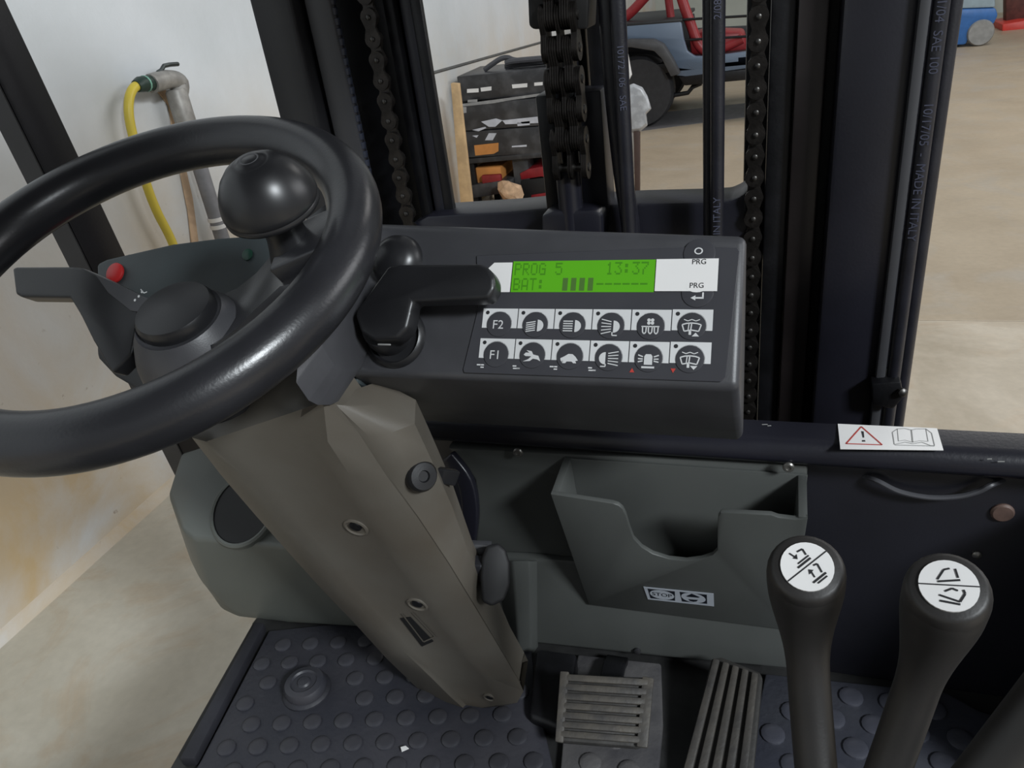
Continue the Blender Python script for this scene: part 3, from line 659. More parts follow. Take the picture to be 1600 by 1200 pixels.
# display
u0, u1, v0, v1 = -0.1905, -0.0690, -0.0162, -0.0432
flat('white_band', [[(-0.2135, v1), (-0.2135, v0 - 0.006), (-0.208, v0 - 0.0005), (u0 - 0.0008, v0 - 0.0005), (u0 - 0.0008, v1)]], OF, STICK, con, 0.0002)
flat('white_band', [rect(u1 + 0.0008, v1 + 0.0005, -0.0195, v0 + 0.0004)], OF, STICK, con, 0.00115)
lcd = mk('display', prism([OF.pt(a, b_, 0.0) for a, b_ in rect(u0, v1, u1, v0 + 0.0004)], PN * 0.0004), LCDM, con)
GL = {'P': '11110 10001 10001 11110 10000 10000 10000', 'R': '11110 10001 10001 11110 10100 10010 10001', 'O': '01110 10001 10001 10001 10001 10001 01110',
      'G': '01110 10001 10000 10111 10001 10001 01111', '5': '11111 10000 11110 00001 00001 10001 01110', '1': '00100 01100 00100 00100 00100 00100 01110',
      '3': '11111 00010 00100 00010 00001 10001 01110', ':': '00000 01100 01100 00000 01100 01100 00000', '7': '11111 00001 00010 00100 01000 01000 01000',
      'B': '11110 10001 10001 11110 10001 10001 11110', 'A': '01110 10001 10001 10001 11111 10001 10001', 'T': '11111 00100 00100 00100 00100 00100 00100',
      '-': '00000 00000 00000 11111 00000 00000 00000'}
cwid = (u1 - u0 - 0.006) / 16; dx = cwid / 6.1; dyy = 0.00155
dots = []; bars = []
for row, txt in ((0, 'PROG 5     13:37'), (1, 'BAT:  ####------')):
    for i, chx in enumerate(txt):
        bx = u0 + 0.002 + i * cwid; by = v0 - 0.0014 - row * 0.0134
        if chx == '#': bars.append(rect(bx, by - 7.2 * dyy, bx + cwid * 0.62, by)); continue
        if chx not in GL: continue
        for r_, bits in enumerate(GL[chx].split()):
            for c__, bt in enumerate(bits):
                if bt == '1': dots.append(rect(bx + c__ * dx, by - (r_ + 1) * dyy + 0.0001, bx + (c__ + 0.95) * dx, by - r_ * dyy))
flat('display_characters', dots, OF, LCDINK, lcd, 0.0006)['kind'] = 'stuff'
flat('battery_bars', bars, OF, LCDINK2, lcd, 0.0006)
# PRG keys right of the display
for (x, y, tx, up_) in ((1093, 397, 'PRG', True), (1090, 458, 'PRG', False)):
    c_ = iuv(x, y)
    kk = mk('program_key', lathe([(0.0125, 0.0), (0.0122, 0.0007), (0.0112, 0.0009), (0.0, 0.0009)], OF.pt(c_[0], c_[1], 0.0), PN, 28, False), KEY if up_ else KEY, con)
c1_ = iuv(1092, 394)
flat('key_symbol', ring(c1_[0], c1_[1], 0.0023, 0.0034, 20, ry=0.85), OF, WHITE, con, 0.0013)
for (x, y) in ((1093, 411), (1089, 448)):
    c_ = iuv(x, y)
    if y > 430: flat('key_tab', [circ(c_[0], c_[1] + (0.0005 if y < 430 else 0.0), 0.0085, 20, ry=0.0055)], OF, STICK, con, 0.0012)
    lettering('key_lettering', 'PRG', 0.0062, Frame(OF.pt(*c_), OF.u, PN), INK, con, 0.0014, 0.00004)
c_ = iuv(1090, 467)
flat('enter_symbol', shift([[(-0.7, 0), (-0.2, 0.28), (-0.2, -0.28)], rect(-0.25, -0.09, 0.65, 0.09), rect(0.47, 0, 0.65, 0.6)], c_[0], c_[1], 0.0075), OF, WHITE, con, 0.0013)
# ---- icons in unit coordinates of the key dome
def lampD(s): return circ(0.22 * s, 0, 0.52, 14, -PI / 2, PI / 2, ry=0.5) if s > 0 else [(-x, y) for x, y in circ(0.22, 0, 0.52, 14, -PI / 2, PI / 2, ry=0.5)]
I_LOW = [lampD(1)] + [bar(-0.75, y - 0.14, 0.05, y, 0.09) for y in (-0.38, -0.2, -0.02, 0.16, 0.34)]
I_HIGH = [lampD(1)] + [bar(-0.75, y, 0.05, y, 0.09) for y in (-0.4, -0.2, 0, 0.2, 0.4)]
I_WORK = [lampD(1)] + [bar(-0.75, y * 1.5, 0.05, y, 0.08) for y in (-0.4, -0.2, 0, 0.2, 0.4)] + line([(0.15, -0.45), (0.15, -0.72), (0.55, -0.72)], 0.09)
I_REAR = [lampD(-1)] + [bar(-0.02, y, 0.8, y * 1.4, 0.08) for y in (-0.4, -0.2, 0, 0.2, 0.4)] + line([(-0.2, -0.45), (-0.2, -0.66), (-0.6, -0.66)], 0.09)
I_FAN = [circ(0.0 + 0.2 * math.cos(a), 0.45 + 0.17 * math.sin(a), 0.14, 10) for a in (0.8, 2.35, 3.95, 5.5)] + line([(-0.7, 0.05), (0.7, 0.05)], 0.1) + sum([line([(x - 0.15, 0.05), (x - 0.13, -0.4), (x, -0.55), (x + 0.13, -0.4), (x + 0.15, 0.05)], 0.1) for x in (-0.46, -0.0, 0.46)], [])
I_WIPE = line([(-0.72, 0.2), (-0.4, 0.3), (0, 0.34), (0.4, 0.3), (0.72, 0.2), (0.55, -0.32), (0, -0.22), (-0.55, -0.32), (-0.72, 0.2)], 0.1) + line([(0.0, 0.34), (-0.05, -0.2)], 0.1) + line([(-0.2, 0.3), (-0.25, -0.25)], 0.08) + [rect(-0.2, -0.6, 0.0, -0.3)] + line([(-0.6, 0.62), (-0.3, 0.5), (0, 0.62), (0.3, 0.5), (0.6, 0.62)], 0.07)
I_WUP = I_WIPE + [[(0.05, -0.72), (0.6, -0.72), (0.33, -0.42)]]
I_WDN = I_WIPE + [[(0.05, -0.45), (0.6, -0.45), (0.33, -0.75)]]
I_BEAC = [[(-0.32, -0.42), (-0.32, 0.25), (-0.2, 0.42), (0.2, 0.42), (0.32, 0.25), (0.32, -0.42)], rect(-0.5, -0.7, 0.5, -0.55)] + [bar(s * 0.42, y * 0.6, s * 0.8, y, 0.1) for s in (-1, 1) for y in (-0.2, 0.05, 0.35)]
I_HARE = [[(-0.75, -0.45), (-0.3, -0.25), (-0.05, 0.0), (-0.55, 0.0), (-0.72, 0.12), (-0.55, 0.3), (-0.25, 0.3), (-0.5, 0.5), (-0.05, 0.42), (0.1, 0.15), (0.55, 0.05), (0.75, -0.4), (0.45, -0.25), (0.1, -0.2), (-0.15, -0.4)]]
I_TORT = [[(-0.75, -0.1), (-0.7, -0.3), (-0.45, -0.3), (-0.55, -0.5), (-0.3, -0.48), (-0.2, -0.35), (0.2, -0.35), (0.35, -0.48), (0.6, -0.48), (0.5, -0.3), (0.72, -0.25), (0.5, 0.05), (0.25, 0.26), (-0.1, 0.28), (-0.4, 0.08)]]
rows = (('F2', I_LOW, I_HIGH, I_WORK, I_FAN, I_WUP), ('F1', I_HARE, I_TORT, I_REAR, I_BEAC, I_WDN))
ICW = mat('icon_print', (200, 200, 200), 0.4, var=0.03)
for j, vt in enumerate((-0.0579, -0.0843)):
    for i in range(6):
        ux = -0.2134 + i * su; vt_ = vt + (0.0004 if i == 5 else 0)
        w_ = su - 0.0008
        cu_, cv_ = ux + 0.0154, vt_ - 0.0137; r_ = 0.0112
        notch = [(cu_ + r_ * 1.04 * math.cos(a), cv_ + r_ * 1.04 * math.sin(a)) for a in [math.asin((vt_ - sv - cv_) / (r_ * 1.04)) + (PI - 2 * math.asin((vt_ - sv - cv_) / (r_ * 1.04))) * k / 18 for k in range(19)]]
        hole = [(ux, vt_), (ux, vt_ - sv)] + notch[::-1] + [(ux + w_, vt_ - sv), (ux + w_, vt_)]
        pl_ = flat('key_plate', [hole], OF, WHITE, con, 0.0003)
        flat('indicator', [circ(ux + 0.0042, vt_ - 0.0036, 0.0017, 12)], OF, INK, pl_, 0.0005)
        kk = mk('function_key', lathe([(r_, 0.0), (r_ * 0.97, 0.0007), (r_ * 0.88, 0.0009), (0, 0.0009)], OF.pt(cu_, cv_, 0.0), PN, 28, False), KEY, con)
        ic = rows[j][i]
        if isinstance(ic, str): lettering('key_lettering', ic, 0.0108, Frame(OF.pt(cu_ - 0.0006, cv_ - 0.001), OF.u, PN), ICW, kk, 0.0013, 0.00005)
        else: flat('key_symbol', shift(ic, cu_, cv_ - 0.001, 0.0102), OF, ICW, kk, 0.0013)
for i, (x, y) in enumerate(((752, 572), (808, 574), (866, 575), (926, 577))):
    c_ = iuv(x, y)
    flat('position_mark', [rect(c_[0] - 0.0035, c_[1] + 0.0002, c_[0] - 0.0002, c_[1] + 0.0013), rect(c_[0] + 0.0002, c_[1] + 0.0002 - 0.002 * (i % 2), c_[0] + 0.003, c_[1] + 0.0013 - 0.002 * (i % 2)), rect(c_[0] - 0.003 * (i % 2), c_[1] - 0.0018, c_[0] + 0.003, c_[1] - 0.0008)], OF, WHITE, con, 0.0003)
for (x, y, s) in ((988, 579, 1), (1052, 580, -1)):
    c_ = iuv(x, y)
    flat('red_mark', [[(c_[0] - 0.002, c_[1] - 0.0018 * s), (c_[0] + 0.002, c_[1] - 0.0018 * s), (c_[0], c_[1] + 0.0018 * s)]], OF, INKR, con, 0.0003)
# left wing of the console
wing = [(150, 412), (166, 404), (200, 396), (270, 380), (340, 371), (405, 366), (416, 371), (470, 420), (560, 480), (560, 600), (420, 630), (200, 560), (152, 470)]
mk('left_wing', prism([ipx(x, y, -0.012) for x, y in wing], PN * -0.03, 0.004), WING, con)
mk('wing_underside', prism([ipx(x, y, -0.03) for x, y in ((146, 470), (240, 480), (330, 560), (300, 650), (205, 606), (178, 590), (150, 560))], Vector((0, 0.05, -0.01)), 0.005), BLACK, con)
p = ipx(181, 427, -0.011)
mk('red_button', lathe([(0.011, 0), (0.011, 0.002), (0.009, 0.0035), (0, 0.004)], p, PN, 24), RED, con)
p = ipx(387, 398, -0.011)
mk('green_lamp', lathe([(0.006, 0), (0.006, 0.001), (0.004, 0.002), (0, 0.002)], p, PN, 20), GREENP, con)
# neck from the console down to the column
bA, bB, bC = cx(505, 634, 0.006), ipx(566, 577, 0.0005), ipx(560, 480, 0.0005)
BKF = Frame(bA, bB - bA, (bB - bA).cross(bC - bA))
bq = [BKF.px(x, y) for x, y in ((470, 470), (560, 478), (574, 545), (566, 576), (553, 582), (543, 594), (536, 612), (529, 628), (516, 634), (496, 634), (482, 627), (462, 598))]
mk('column_bracket', loft([bq, [p_ + Vector((0.0, 0.045, 0.008)) for p_ in bq]], True, 0.003, 3), DARK, con, smooth=50)
# twin bosses on the console
p = ipx(630, 415, -0.012)
mk('upper_boss', lathe([(0.0265, 0.0), (0.0258, 0.010), (0.022, 0.020), (0.014, 0.026), (0.0, 0.028)], p, PN, 36), GLOSS, con, smooth=60)
p = ipx(620, 528, 0.0005)
mk('lower_boss', lathe([(0.028, 0.0), (0.027, 0.004), (0.024, 0.006), (0.022, 0.002), (0.0, 0.001)], p, PN, 36), BLACK, con, smooth=60)
# right stalk (gear lever)
rs = thing('control_stalk', 'black cranked control stalk on the right of the steering wheel, before the display', 'lever', ipx(615, 530, 0.0))
hq = [(622, 426), (640, 424), (762, 423), (776, 430), (785, 445), (785, 462), (775, 478), (660, 481), (657, 500), (652, 522), (636, 538), (600, 540), (580, 528), (571, 500), (578, 488)]
mk('lever_body', prism([ipx(x, y, 0.016) for x, y in hq], PN * 0.020, 0.0055, 3), BLACK, rs, smooth=50)
mk('root', lathe([(0.022, 0.0), (0.021, 0.012), (0.018, 0.022)], ipx(612, 520, 0.0), PN, 28), BLACK, rs)
mk('label_strip', box(ipx(600, 539, 0.037) - Vector((0.006, 0, 0.0005)), ipx(600, 539, 0.037) + Vector((0.006, 0.001, 0.0008)), 0.0002, 1), INKG, rs)
# left stalk
ls = thing('control_stalk', 'black cranked control stalk on the left of the steering wheel hub', 'lever', ipx(225, 500, 0.0))
hq = [(45, 428), (52, 426), (140, 426), (153, 428), (180, 440), (225, 462), (240, 470), (240, 510), (230, 560), (200, 590), (170, 540), (150, 500), (134, 474), (60, 473), (50, 468)]
mk('lever_body', prism([ipx(x, y, 0.012) for x, y in hq], PN * 0.020, 0.004, 3), BLACK, ls, smooth=50)
mk('marking_plate', prism([ipx(x, y, 0.0322) for x, y in ((150, 430), (176, 440), (236, 468), (222, 488), (205, 486), (170, 458))], PN * 0.001, 0.0004, 1), DARK, ls)
c0 = (Frame(ipx(0, 0, 0.0335), (1, 0, 0), PN))
dd = [c0.uv(c0.px(x, y)) for x, y in ((222, 456), (217, 463), (211, 469))]
flat('dot_marks', [circ(a, b_, 0.0014, 8) for a, b_ in dd] + line([c0.uv(c0.px(*q_)) for q_ in ((220, 452), (225, 458), (230, 456))], 0.001), c0, ICW, ls, 0.0002)

# ================================================================== HYDRAULIC LEVERS
def lever(label, top, D, base_px, Db, tilt, r, sticker, rotdeg):
    T = P(*top, D=D); Bs = P(*base_px, D=Db)
    ax = (T - Bs).normalized()
    t = thing('hydraulic_lever', label, 'lever', Bs, 'hydraulic control levers')
    tn = Vector(tilt).normalized()
    # neck bends from the shaft axis to the knob's own axis
    K = T - tn * min(0.075, (T - Bs).length * 0.4); q0 = Bs
    path = [q0.lerp(K, k / 26).lerp(K.lerp(T, k / 26), k / 26) for k in range(26)]
    path += [T - tn * dd_ for dd_ in (0.0008,)] if False else []
    tail = [0.012, 0.009, 0.006, 0.004, 0.0025, 0.0012, 0.0]
    path = [p_ for p_ in path if (p_ - T).length > 0.014] + [T - tn * a for a in tail]; m_ = len(path)
    rs_ = []
    Lt = (T - Bs).length
    for p_ in path:
        d_ = (T - p_).length
        if d_ < 0.012: rr = r * (0.80 + 0.20 * math.sqrt(max(0, 1 - ((0.012 - d_) / 0.012) ** 2)))
        elif d_ < 0.017: rr = r
        elif d_ < 0.088: rr = r * (1 - 0.42 * (0.5 - 0.5 * math.cos(PI * (d_ - 0.017) / 0.071)))
        else: rr = r * 0.58
        rs_.append(rr)
    mk('grip', tube(path, rs_, 28), KNOB, t, smooth=60)
    mk('shaft', tube([Bs - ax * 0.10, Bs, Bs + ax * 0.02], 0.008, 12), OILY, t)
    if sticker is not None:
        rgt = ROT @ Vector((1, 0, 0)); F_ = Frame(T, rgt, tn)
        a = math.radians(rotdeg); F_ = Frame(T, F_.u * math.cos(a) + F_.v * math.sin(a), tn)
        d0 = mk('label_disc', lathe([(r * 0.66, 0.0), (r * 0.66, 0.0012), (0, 0.0012)], T, tn, 32, False), STICK, t)
        flat('marking', shift(sticker, 0, 0, r * 0.66), F_, INK, d0, 0.0016)
    return t
def mark_a():
    pl_ = [bar(-1, 0, 1, 0, 0.05)]
    for sx in (0.0,):
        pl_ += [bar(-0.32, 0.16, 0.34, 0.16, 0.08), bar(-0.2, 0.28, 0.36, 0.28, 0.06)] + line([(0.3, 0.36), (0.36, 0.62), (0.12, 0.66)], 0.07) + line([(-0.15, 0.8), (-0.08, 0.5)], 0.06) + [[(-0.2, 0.56), (0.05, 0.6), (-0.08, 0.42)]]
        pl_ += [bar(-0.3, -0.62, 0.36, -0.62, 0.08), bar(-0.18, -0.74, 0.3, -0.74, 0.06)] + line([(0.25, -0.52), (0.36, -0.16), (0.2, -0.12)], 0.07) + line([(-0.1, -0.5), (-0.04, -0.25)], 0.06) + [[(-0.18, -0.3), (0.08, -0.26), (-0.06, -0.12)]]
    return pl_
def mark_b():
    pl_ = [bar(-1, 0, 1, 0, 0.05)]
    pl_ += [bar(-0.35, 0.12, 0.4, 0.22, 0.08)] + line([(-0.35, 0.2), (-0.1, 0.6), (0.1, 0.66)], 0.07) + line([(0.34, 0.3), (0.28, 0.66)], 0.07)
    pl_ += [bar(-0.35, -0.62, 0.3, -0.72, 0.08), bar(-0.35, -0.4, 0.3, -0.62, 0.07)] + line([(0.3, -0.62), (0.5, -0.3), (0.46, -0.15)], 0.08) + line([(-0.15, -0.25), (0.1, -0.12), (0.28, -0.2)], 0.07)
    return pl_
t1 = Vector((0.0, -0.46, 0.88)); t2 = Vector((-0.10, -0.42, 0.9))
lever('left hydraulic lever with black flared knob and white disc bearing a slanting line', (1261, 886), 0.50, (1283, 1290), 0.60, t1, 0.0228, mark_a(), 33)
lever('right-hand visible hydraulic lever knob, leaning right, with white pictogram disc', (1482, 916), 0.47, (1352, 1300), 0.585, t2, 0.0212, mark_b(), -12)
lever('black hydraulic lever shaft leaning out of the frame at bottom right corner', (1830, 830), 0.47, (1470, 1300), 0.56, t2, 0.0245, None, 0)

# ================================================================== LEFT ROOF PILLAR
PY = 0.785
pr = P(77, 367, Y=PY).x; pm = P(105, 353, Y=PY).x
xr_top = pm
deep = 0.0
# depth from the far edge of the right-hand face
for k in range(1, 200):
    d_ = k * 0.001
    pp = Vector((pm, PY + d_, P(150, 310, X=pm).z)); c3 = ROT.transposed() @ (pp - CAM); sx = 800 + FPX * c3.x / -c3.z; sy = 600 - FPX * c3.y / -c3.z
    if sx > 14 + (sy * 0.4436): deep = d_; break
pil = thing('roof_pillar', 'dark navy overhead guard pillar rising beside the steering wheel at left', 'pillar', (pm, PY, 0.776))
pd = deep or 0.07
lean = P(385, 962, Y=PY).x - pr
zb_ = P(385, 962, Y=PY).z; ztop_ = P(45, 290, Y=PY).z
def lean_x(z): return lean * (ztop_ - z) / (ztop_ - zb_)
zz0, zz1 = 0.70, 2.25
mk('post', loft([[(pr + lean_x(z), PY, z), (pm + lean_x(z), PY, z), (pm + lean_x(z), PY + pd, z), (pr + lean_x(z), PY + pd, z)] for z in (zz0, zz1)], True, 0.004), NAVY, pil)
mk('face_strip', loft([[(pr + 0.001 + lean_x(z), PY - 0.002, z), (pm - 0.001 + lean_x(z), PY - 0.002, z), (pm - 0.001 + lean_x(z), PY, z), (pr + 0.001 + lean_x(z), PY, z)] for z in (zz0 + 0.02, zz1 - 0.01)], True, 0.0008, 1), GREYPAINT, pil)
mk('boss', lathe([(0.012, 0), (0.012, 0.003), (0.009, 0.004), (0, 0.004)], P(157, 383, X=pm), (1, 0, 0), 18), NAVY2, pil)
# overhead guard roof above the cab (out of the picture, shades the cab)
og = thing('overhead_guard', 'dark overhead guard roof plate above the cab', 'roof', (-0.2, -0.2, 2.25))
mk('roof_plate', box((-0.95, -1.2, 2.25), (0.55, 0.86, 2.29), 0.01), NAVY2, og)

# ================================================================== MAST
ms = thing('mast', 'black forklift mast of upright channels with lower cross member', 'mast', (-0.2, 1.05, 0.12))
def vb(x0, x1, yr, Y, dp, z0, z1, m, par, name, w=0.003):
    a = P(x0, yr, Y=Y).x; b_ = P(x1, yr, Y=Y).x
    return mk(name, box((a, Y, z0), (b_, Y + dp, z1), w), m, par)
Z0, Z1 = 0.12, 2.45
# left upright
vb(388, 452, 0, 0.98, 0.06, Z0, Z1, mat('mast_grey_black', (40, 40, 43), 0.45, var=0.1), ms, 'outer_channel', 0.006)
vb(452, 478, 0, 1.03, 0.03, Z0, Z1, OILY, ms, 'channel_recess')
vb(474, 514, 0, 1.00, 0.02, Z0, Z1, GREYPAINT, ms, 'channel_flange')
vb(514, 656, 0, 1.08, 0.012, Z0, Z1, OILY, ms, 'inner_channel_web')
vb(596, 612, 0, 1.05, 0.05, Z0, Z1, OILY, ms, 'inner_rail')
vb(622, 640, 0, 1.06, 0.04, Z0, Z1, NAVY2, ms, 'inner_rail')
vb(638, 656, 0, 1.06, 0.012, Z0, Z1, OILY, ms, 'inner_rail')
# right upright
vb(1163, 1240, 200, 1.10, 0.04, Z0, Z1, OILY, ms, 'inner_channel_web')
vb(1198, 1236, 200, 1.04, 0.06, Z0, Z1, OILY, ms, 'inner_rail')
vb(1238, 1284, 200, 1.03, 0.06, Z0, Z1, mat('steel_brown_reflection', (38, 33, 33), 0.35, 0.2, var=0.2), ms, 'channel_flange')  # brownish reflection put into the flange colour
vb(1282, 1306, 200, 1.06, 0.05, Z0, Z1, VOID, ms, 'channel_recess')
vb(1303, 1418, 200, 1.00, 0.09, Z0, Z1, NAVY, ms, 'outer_channel', 0.006)
vb(1414, 1432, 200, 0.99, 0.02, Z0, Z1, GREYPAINT, ms, 'edge_bar')
vb(1430, 1466, 200, 1.06, 0.03, Z0, Z1, NAVY2, ms, 'hose_backing')
# cross member with its lit upper edge
CMY = 1.03
def cmz(x, y): return P(x, y, Y=CMY)
cmp_ = [(640, 352), (668, 338), (700, 336), (800, 330), (860, 324), (1000, 318), (1100, 316), (1140, 314), (1158, 306), (1168, 296), (1172, 420), (640, 430)]
mk('cross_member', prism([cmz(*q_) for q_ in cmp_], (0, 0.07, 0), 0.004), NAVY, ms)
# cylinder foot
hxp = [(846, 336), (862, 330), (925, 328), (940, 334), (942, 400), (846, 400)]
mk('cylinder_foot', prism([P(x, y, Y=0.985) for x, y in hxp], (0, 0.06, 0), 0.005), NAVY, ms)

# central lift cylinder
lc = thing('lift_cylinder', 'central black lift cylinder with side plates between the mast uprights', 'cylinder', P(890, 330, Y=1.0))
LCX = P(890, 300, Y=1.0).x
zf = P(890, 330, Y=1.0).z; ztp = P(890, 258, Y=1.0).z
mk('chain_anchor', tube([(LCX, 1.0, zf - 0.06), (LCX, 1.0, ztp - 0.004), (LCX, 1.0, ztp)], [0.0165, 0.0165, 0.012], 24), GREYPAINT if False else NAVY, lc)
def zat(x, y, Y): return P(x, y, Y=Y).z
vb(846, 872, 250, 1.02, 0.05, zat(860, 335, 1.02), zat(860, 148, 1.02), OILY, lc, 'side_plate')
vb(872, 905, 250, 1.06, 0.02, zat(860, 335, 1.02), zat(880, 60, 1.06), VOID, lc, 'back_plate')
vb(905, 946, 250, 1.02, 0.05, zat(920, 335, 1.02), zat(920, 142, 1.02), NAVY2, lc, 'side_plate')
vb(852, 861, 100, 1.05, 0.02, zat(860, 335, 1.02), Z1, OILY, lc, 'rod')
vb(895, 900, 100, 1.06, 0.02, zat(905, 160, 1.06), Z1, NAVY2, lc, 'rod')
vb(903, 918, 100, 1.08, 0.02, zat(905, 160, 1.06), Z1, OILY, lc, 'rod')
vb(920, 946, 100, 1.06, 0.03, zat(930, 150, 1.06), Z1, OILY, lc, 'rod')
pb = [P(x, y, Y=0.985) for x, y in ((822, -60), (922, -60), (918, 46), (832, 46), (826, 40))]
mk('pulley_bracket', prism(pb, (0, 0.05, 0), 0.003), VOID, lc)
tag_chains = []
# chain links ---------------------------------------------------------
def link_plate(c, pitch, r, th, axis, up=Vector((0, 0, 1))):
    """figure-eight side plate between two pins; axis = pin direction"""
    axis = Vector(axis).normalized(); s = up.cross(axis).normalized(); pts = []
    h = pitch / 2
    for k in range(9): a = PI * k / 8; pts.append((r * math.cos(a), h + r * math.sin(a)))
    pts.append((-r * 0.62, 0))
    for k in range(9): a = PI + PI * k / 8; pts.append((r * math.cos(a), -h + r * math.sin(a)))
    pts.append((r * 0.62, 0))
    return prism([Vector(c) + s * a + up * b_ - axis * (th / 2) for a, b_ in pts], axis * th)
def chain(name, label, x, Y, z0, z1, pitch, r, axis, stack, pinr, pinlen, off=0.0):
    t = thing(name, label, 'chain', (x, Y, z0), 'lift chains of the mast')
    n = int((z1 - z0) / pitch); A = Vector(axis).normalized()
    protos = []
    for par in (0, 1):
        c = Vector((x, Y, z0 + pitch * (0.5 + par)))
        bms = [link_plate(c + A * s, pitch, r, 0.0022, A) for s in stack[par]]
        o = mk('link', join(*bms), CHAIN, t, smooth=30)
        pz = Vector((x, Y, z0 + pitch * par))
        p_ = mk('pin', lathe([(pinr * 0.55, -pinlen / 2 - 0.001), (pinr, -pinlen / 2), (pinr, pinlen / 2), (pinr * 0.55, pinlen / 2 + 0.001)], pz, A, 10), PIN, o)
        protos.append((o, p_))
    for i in range(2, n):
        o, p_ = protos[i % 2]; d_ = Vector((0, 0, pitch * (i - i % 2)))
        c_ = copy_part(o, t, d_); q_ = p_.copy(); COL.objects.link(q_); q_.parent = c_
    return t
# left and right chains: flat side (pins) towards the driver
xl = P(575, 0, Y=1.03).x
zb = P(640, 352, Y=1.03).z - 0.06
chain('lift_chain', 'left lift chain of dark figure-eight plates inside the left mast upright', xl, 1.03, zb, 1.86, 0.0268, 0.0118, (0, 1, 0), ((-0.008, -0.0055), (-0.003, 0.0)), 0.0034, 0.022)
xr_ = P(1181, 200, Y=1.03).x
chain('lift_chain', 'right lift chain running down behind the right edge of the console', xr_, 1.03, 0.95, 1.86, 0.0268, 0.0118, (0, 1, 0), ((-0.008, -0.0055), (-0.003, 0.0)), 0.0034, 0.022)
xc_ = P(884, 150, Y=0.985).x
zc0 = P(890, 262, Y=0.985).z
lk = []
chain('lift_chain', 'thick double leaf chain above the central lift cylinder', xc_, 0.985, zc0, 1.9, 0.036, 0.0155, (1, 0, 0), ((-0.0215, -0.0190, -0.0165, -0.0015, 0.0015, 0.0165, 0.0190, 0.0215), (-0.0140, -0.0110, -0.0080, -0.0050, 0.0050, 0.0080, 0.0110, 0.0140)), 0.0055, 0.048)

# hoses ----------------------------------------------------------------
def hose(label, pts, r, m=RUBBER, group=None, parent=None):
    t = thing('hydraulic_hose', label, 'hose', pts[0], 'hydraulic hoses on the mast')
    mk('hose', tube(smooth_path(pts, 6), r, 14), m, t)
    return t
def vh(x, yr, Y, z0=0.5, z1=2.4): X_ = P(x, yr, Y=Y).x; return [Vector((X_, Y, z0)), Vector((X_, Y, (z0 + z1) / 2)), Vector((X_, Y, z1))]
hose_m = mat('hose_rubber', (27, 27, 34), 0.42, var=0.15, scale=40, bump=0.15, bscale=400)
HB_ = mat('hose_wrap_blue_highlight', (46, 50, 62), 0.4, var=0.25, scale=60)  # bluish highlight of the hose put into the wrap colour
# left spiral-wrapped hose
t = thing('hydraulic_hose', 'spiral wrapped black hose with painted blue highlights beside the left mast flange', 'hose', vh(516, 0, 1.01)[0], 'hydraulic hoses on the mast')
hp = vh(516, 0, 1.01); mk('hose', tube(hp, 0.0062, 12), hose_m, t)
wr = None
for i in range(62):
    z_ = 1.15 + i * 0.0125
    if wr is None: wr = mk('wrap_turn', lathe([(0.0060, 0), (0.0070, 0.0008), (0.0070, 0.0088), (0.0060, 0.0096)], (hp[0].x, hp[0].y, z_), (0.1, 0, 1), 10), HB_, t)
    else: copy_part(wr, t, (0, 0, i * 0.0125))
# centre pair
h_a = hose('plain black hose close to the right of the lift cylinder', [P(948, -40, Y=1.0), P(958, 120, Y=1.0), P(972, 260, Y=1.0), P(984, 345, Y=1.0), P(996, 450, Y=1.0)], 0.0125, hose_m)
def hose_text(par, body, Xc, Yc, zc_, size, r, down):
    vv = Vector((0, 0, -1 if down else 1))
    dirv = (Vector((CAM.x, CAM.y, 0)) - Vector((Xc, Yc, 0))).normalized()
    F_ = Frame(Vector((Xc, Yc, zc_)) + dirv * (r + 0.0004), vv, dirv)
    lettering('hose_lettering', body, size, F_, mat('hose_print', (74, 76, 92), 0.5, var=0.1), par, 0.0, 0.00005)
t = hose('lettered black hose just right of the lift cylinder, left of the white wrapped post', vh(968, 60, 0.98), 0.0095, hose_m)
xh = ORG[t.name].x; hose_text(t, '10172 / 06   SAE', xh, 0.98, P(975, 120, Y=0.98).z, 0.011, 0.0095, True)
hose('plain black hose left of its lettered twin in the right half of the mast opening', vh(1109, 200, 1.0), 0.0085, hose_m)
t = hose('black hose marked IN ITALY in the right half of the mast opening', vh(1121, 200, 0.985), 0.0085, hose_m)
xh = ORG[t.name].x; hose_text(t, 'IN ITALY', xh, 0.985, P(1108, 335, Y=0.985).z, 0.0125, 0.0085, False); hose_text(t, '2/08 1', xh, 0.985, P(1112, 8, Y=0.985).z, 0.0115, 0.0085, False)
t = hose('black hose with white lettering on the right mast upright', vh(1446, 200, 0.995), 0.0085, hose_m)
xh = ORG[t.name].x; hose_text(t, '10/17/05  -  MADE IN ITALY', xh, 0.995, P(1430, 270, Y=0.995).z, 0.0135, 0.0085, True); hose_text(t, 'R1  1/04  SAE 100', xh, 0.995, P(1460, 40, Y=0.995).z, 0.013, 0.0085, True)
hose('ribbed plain black hose at the outermost right edge of the mast', vh(1463, 200, 1.02), 0.0095, hose_m)
# hose clamp low on the right upright
cl_ = thing('hose_clamp', 'black hose clamp with bolt low on the right mast upright', 'clamp', P(1390, 640, Y=0.98))
mk('block', prism([P(x, y, Y=0.975) for x, y in ((1362, 600), (1408, 596), (1412, 622), (1396, 640), (1364, 634))], (0, 0.04, 0), 0.003), OILY, cl_)
mk('bolt', lathe([(0.006, 0), (0.006, 0.006), (0.003, 0.008), (0, 0.008)], P(1408, 612, Y=0.975), (0.3, -1, 0.2), 8), PIN, cl_)

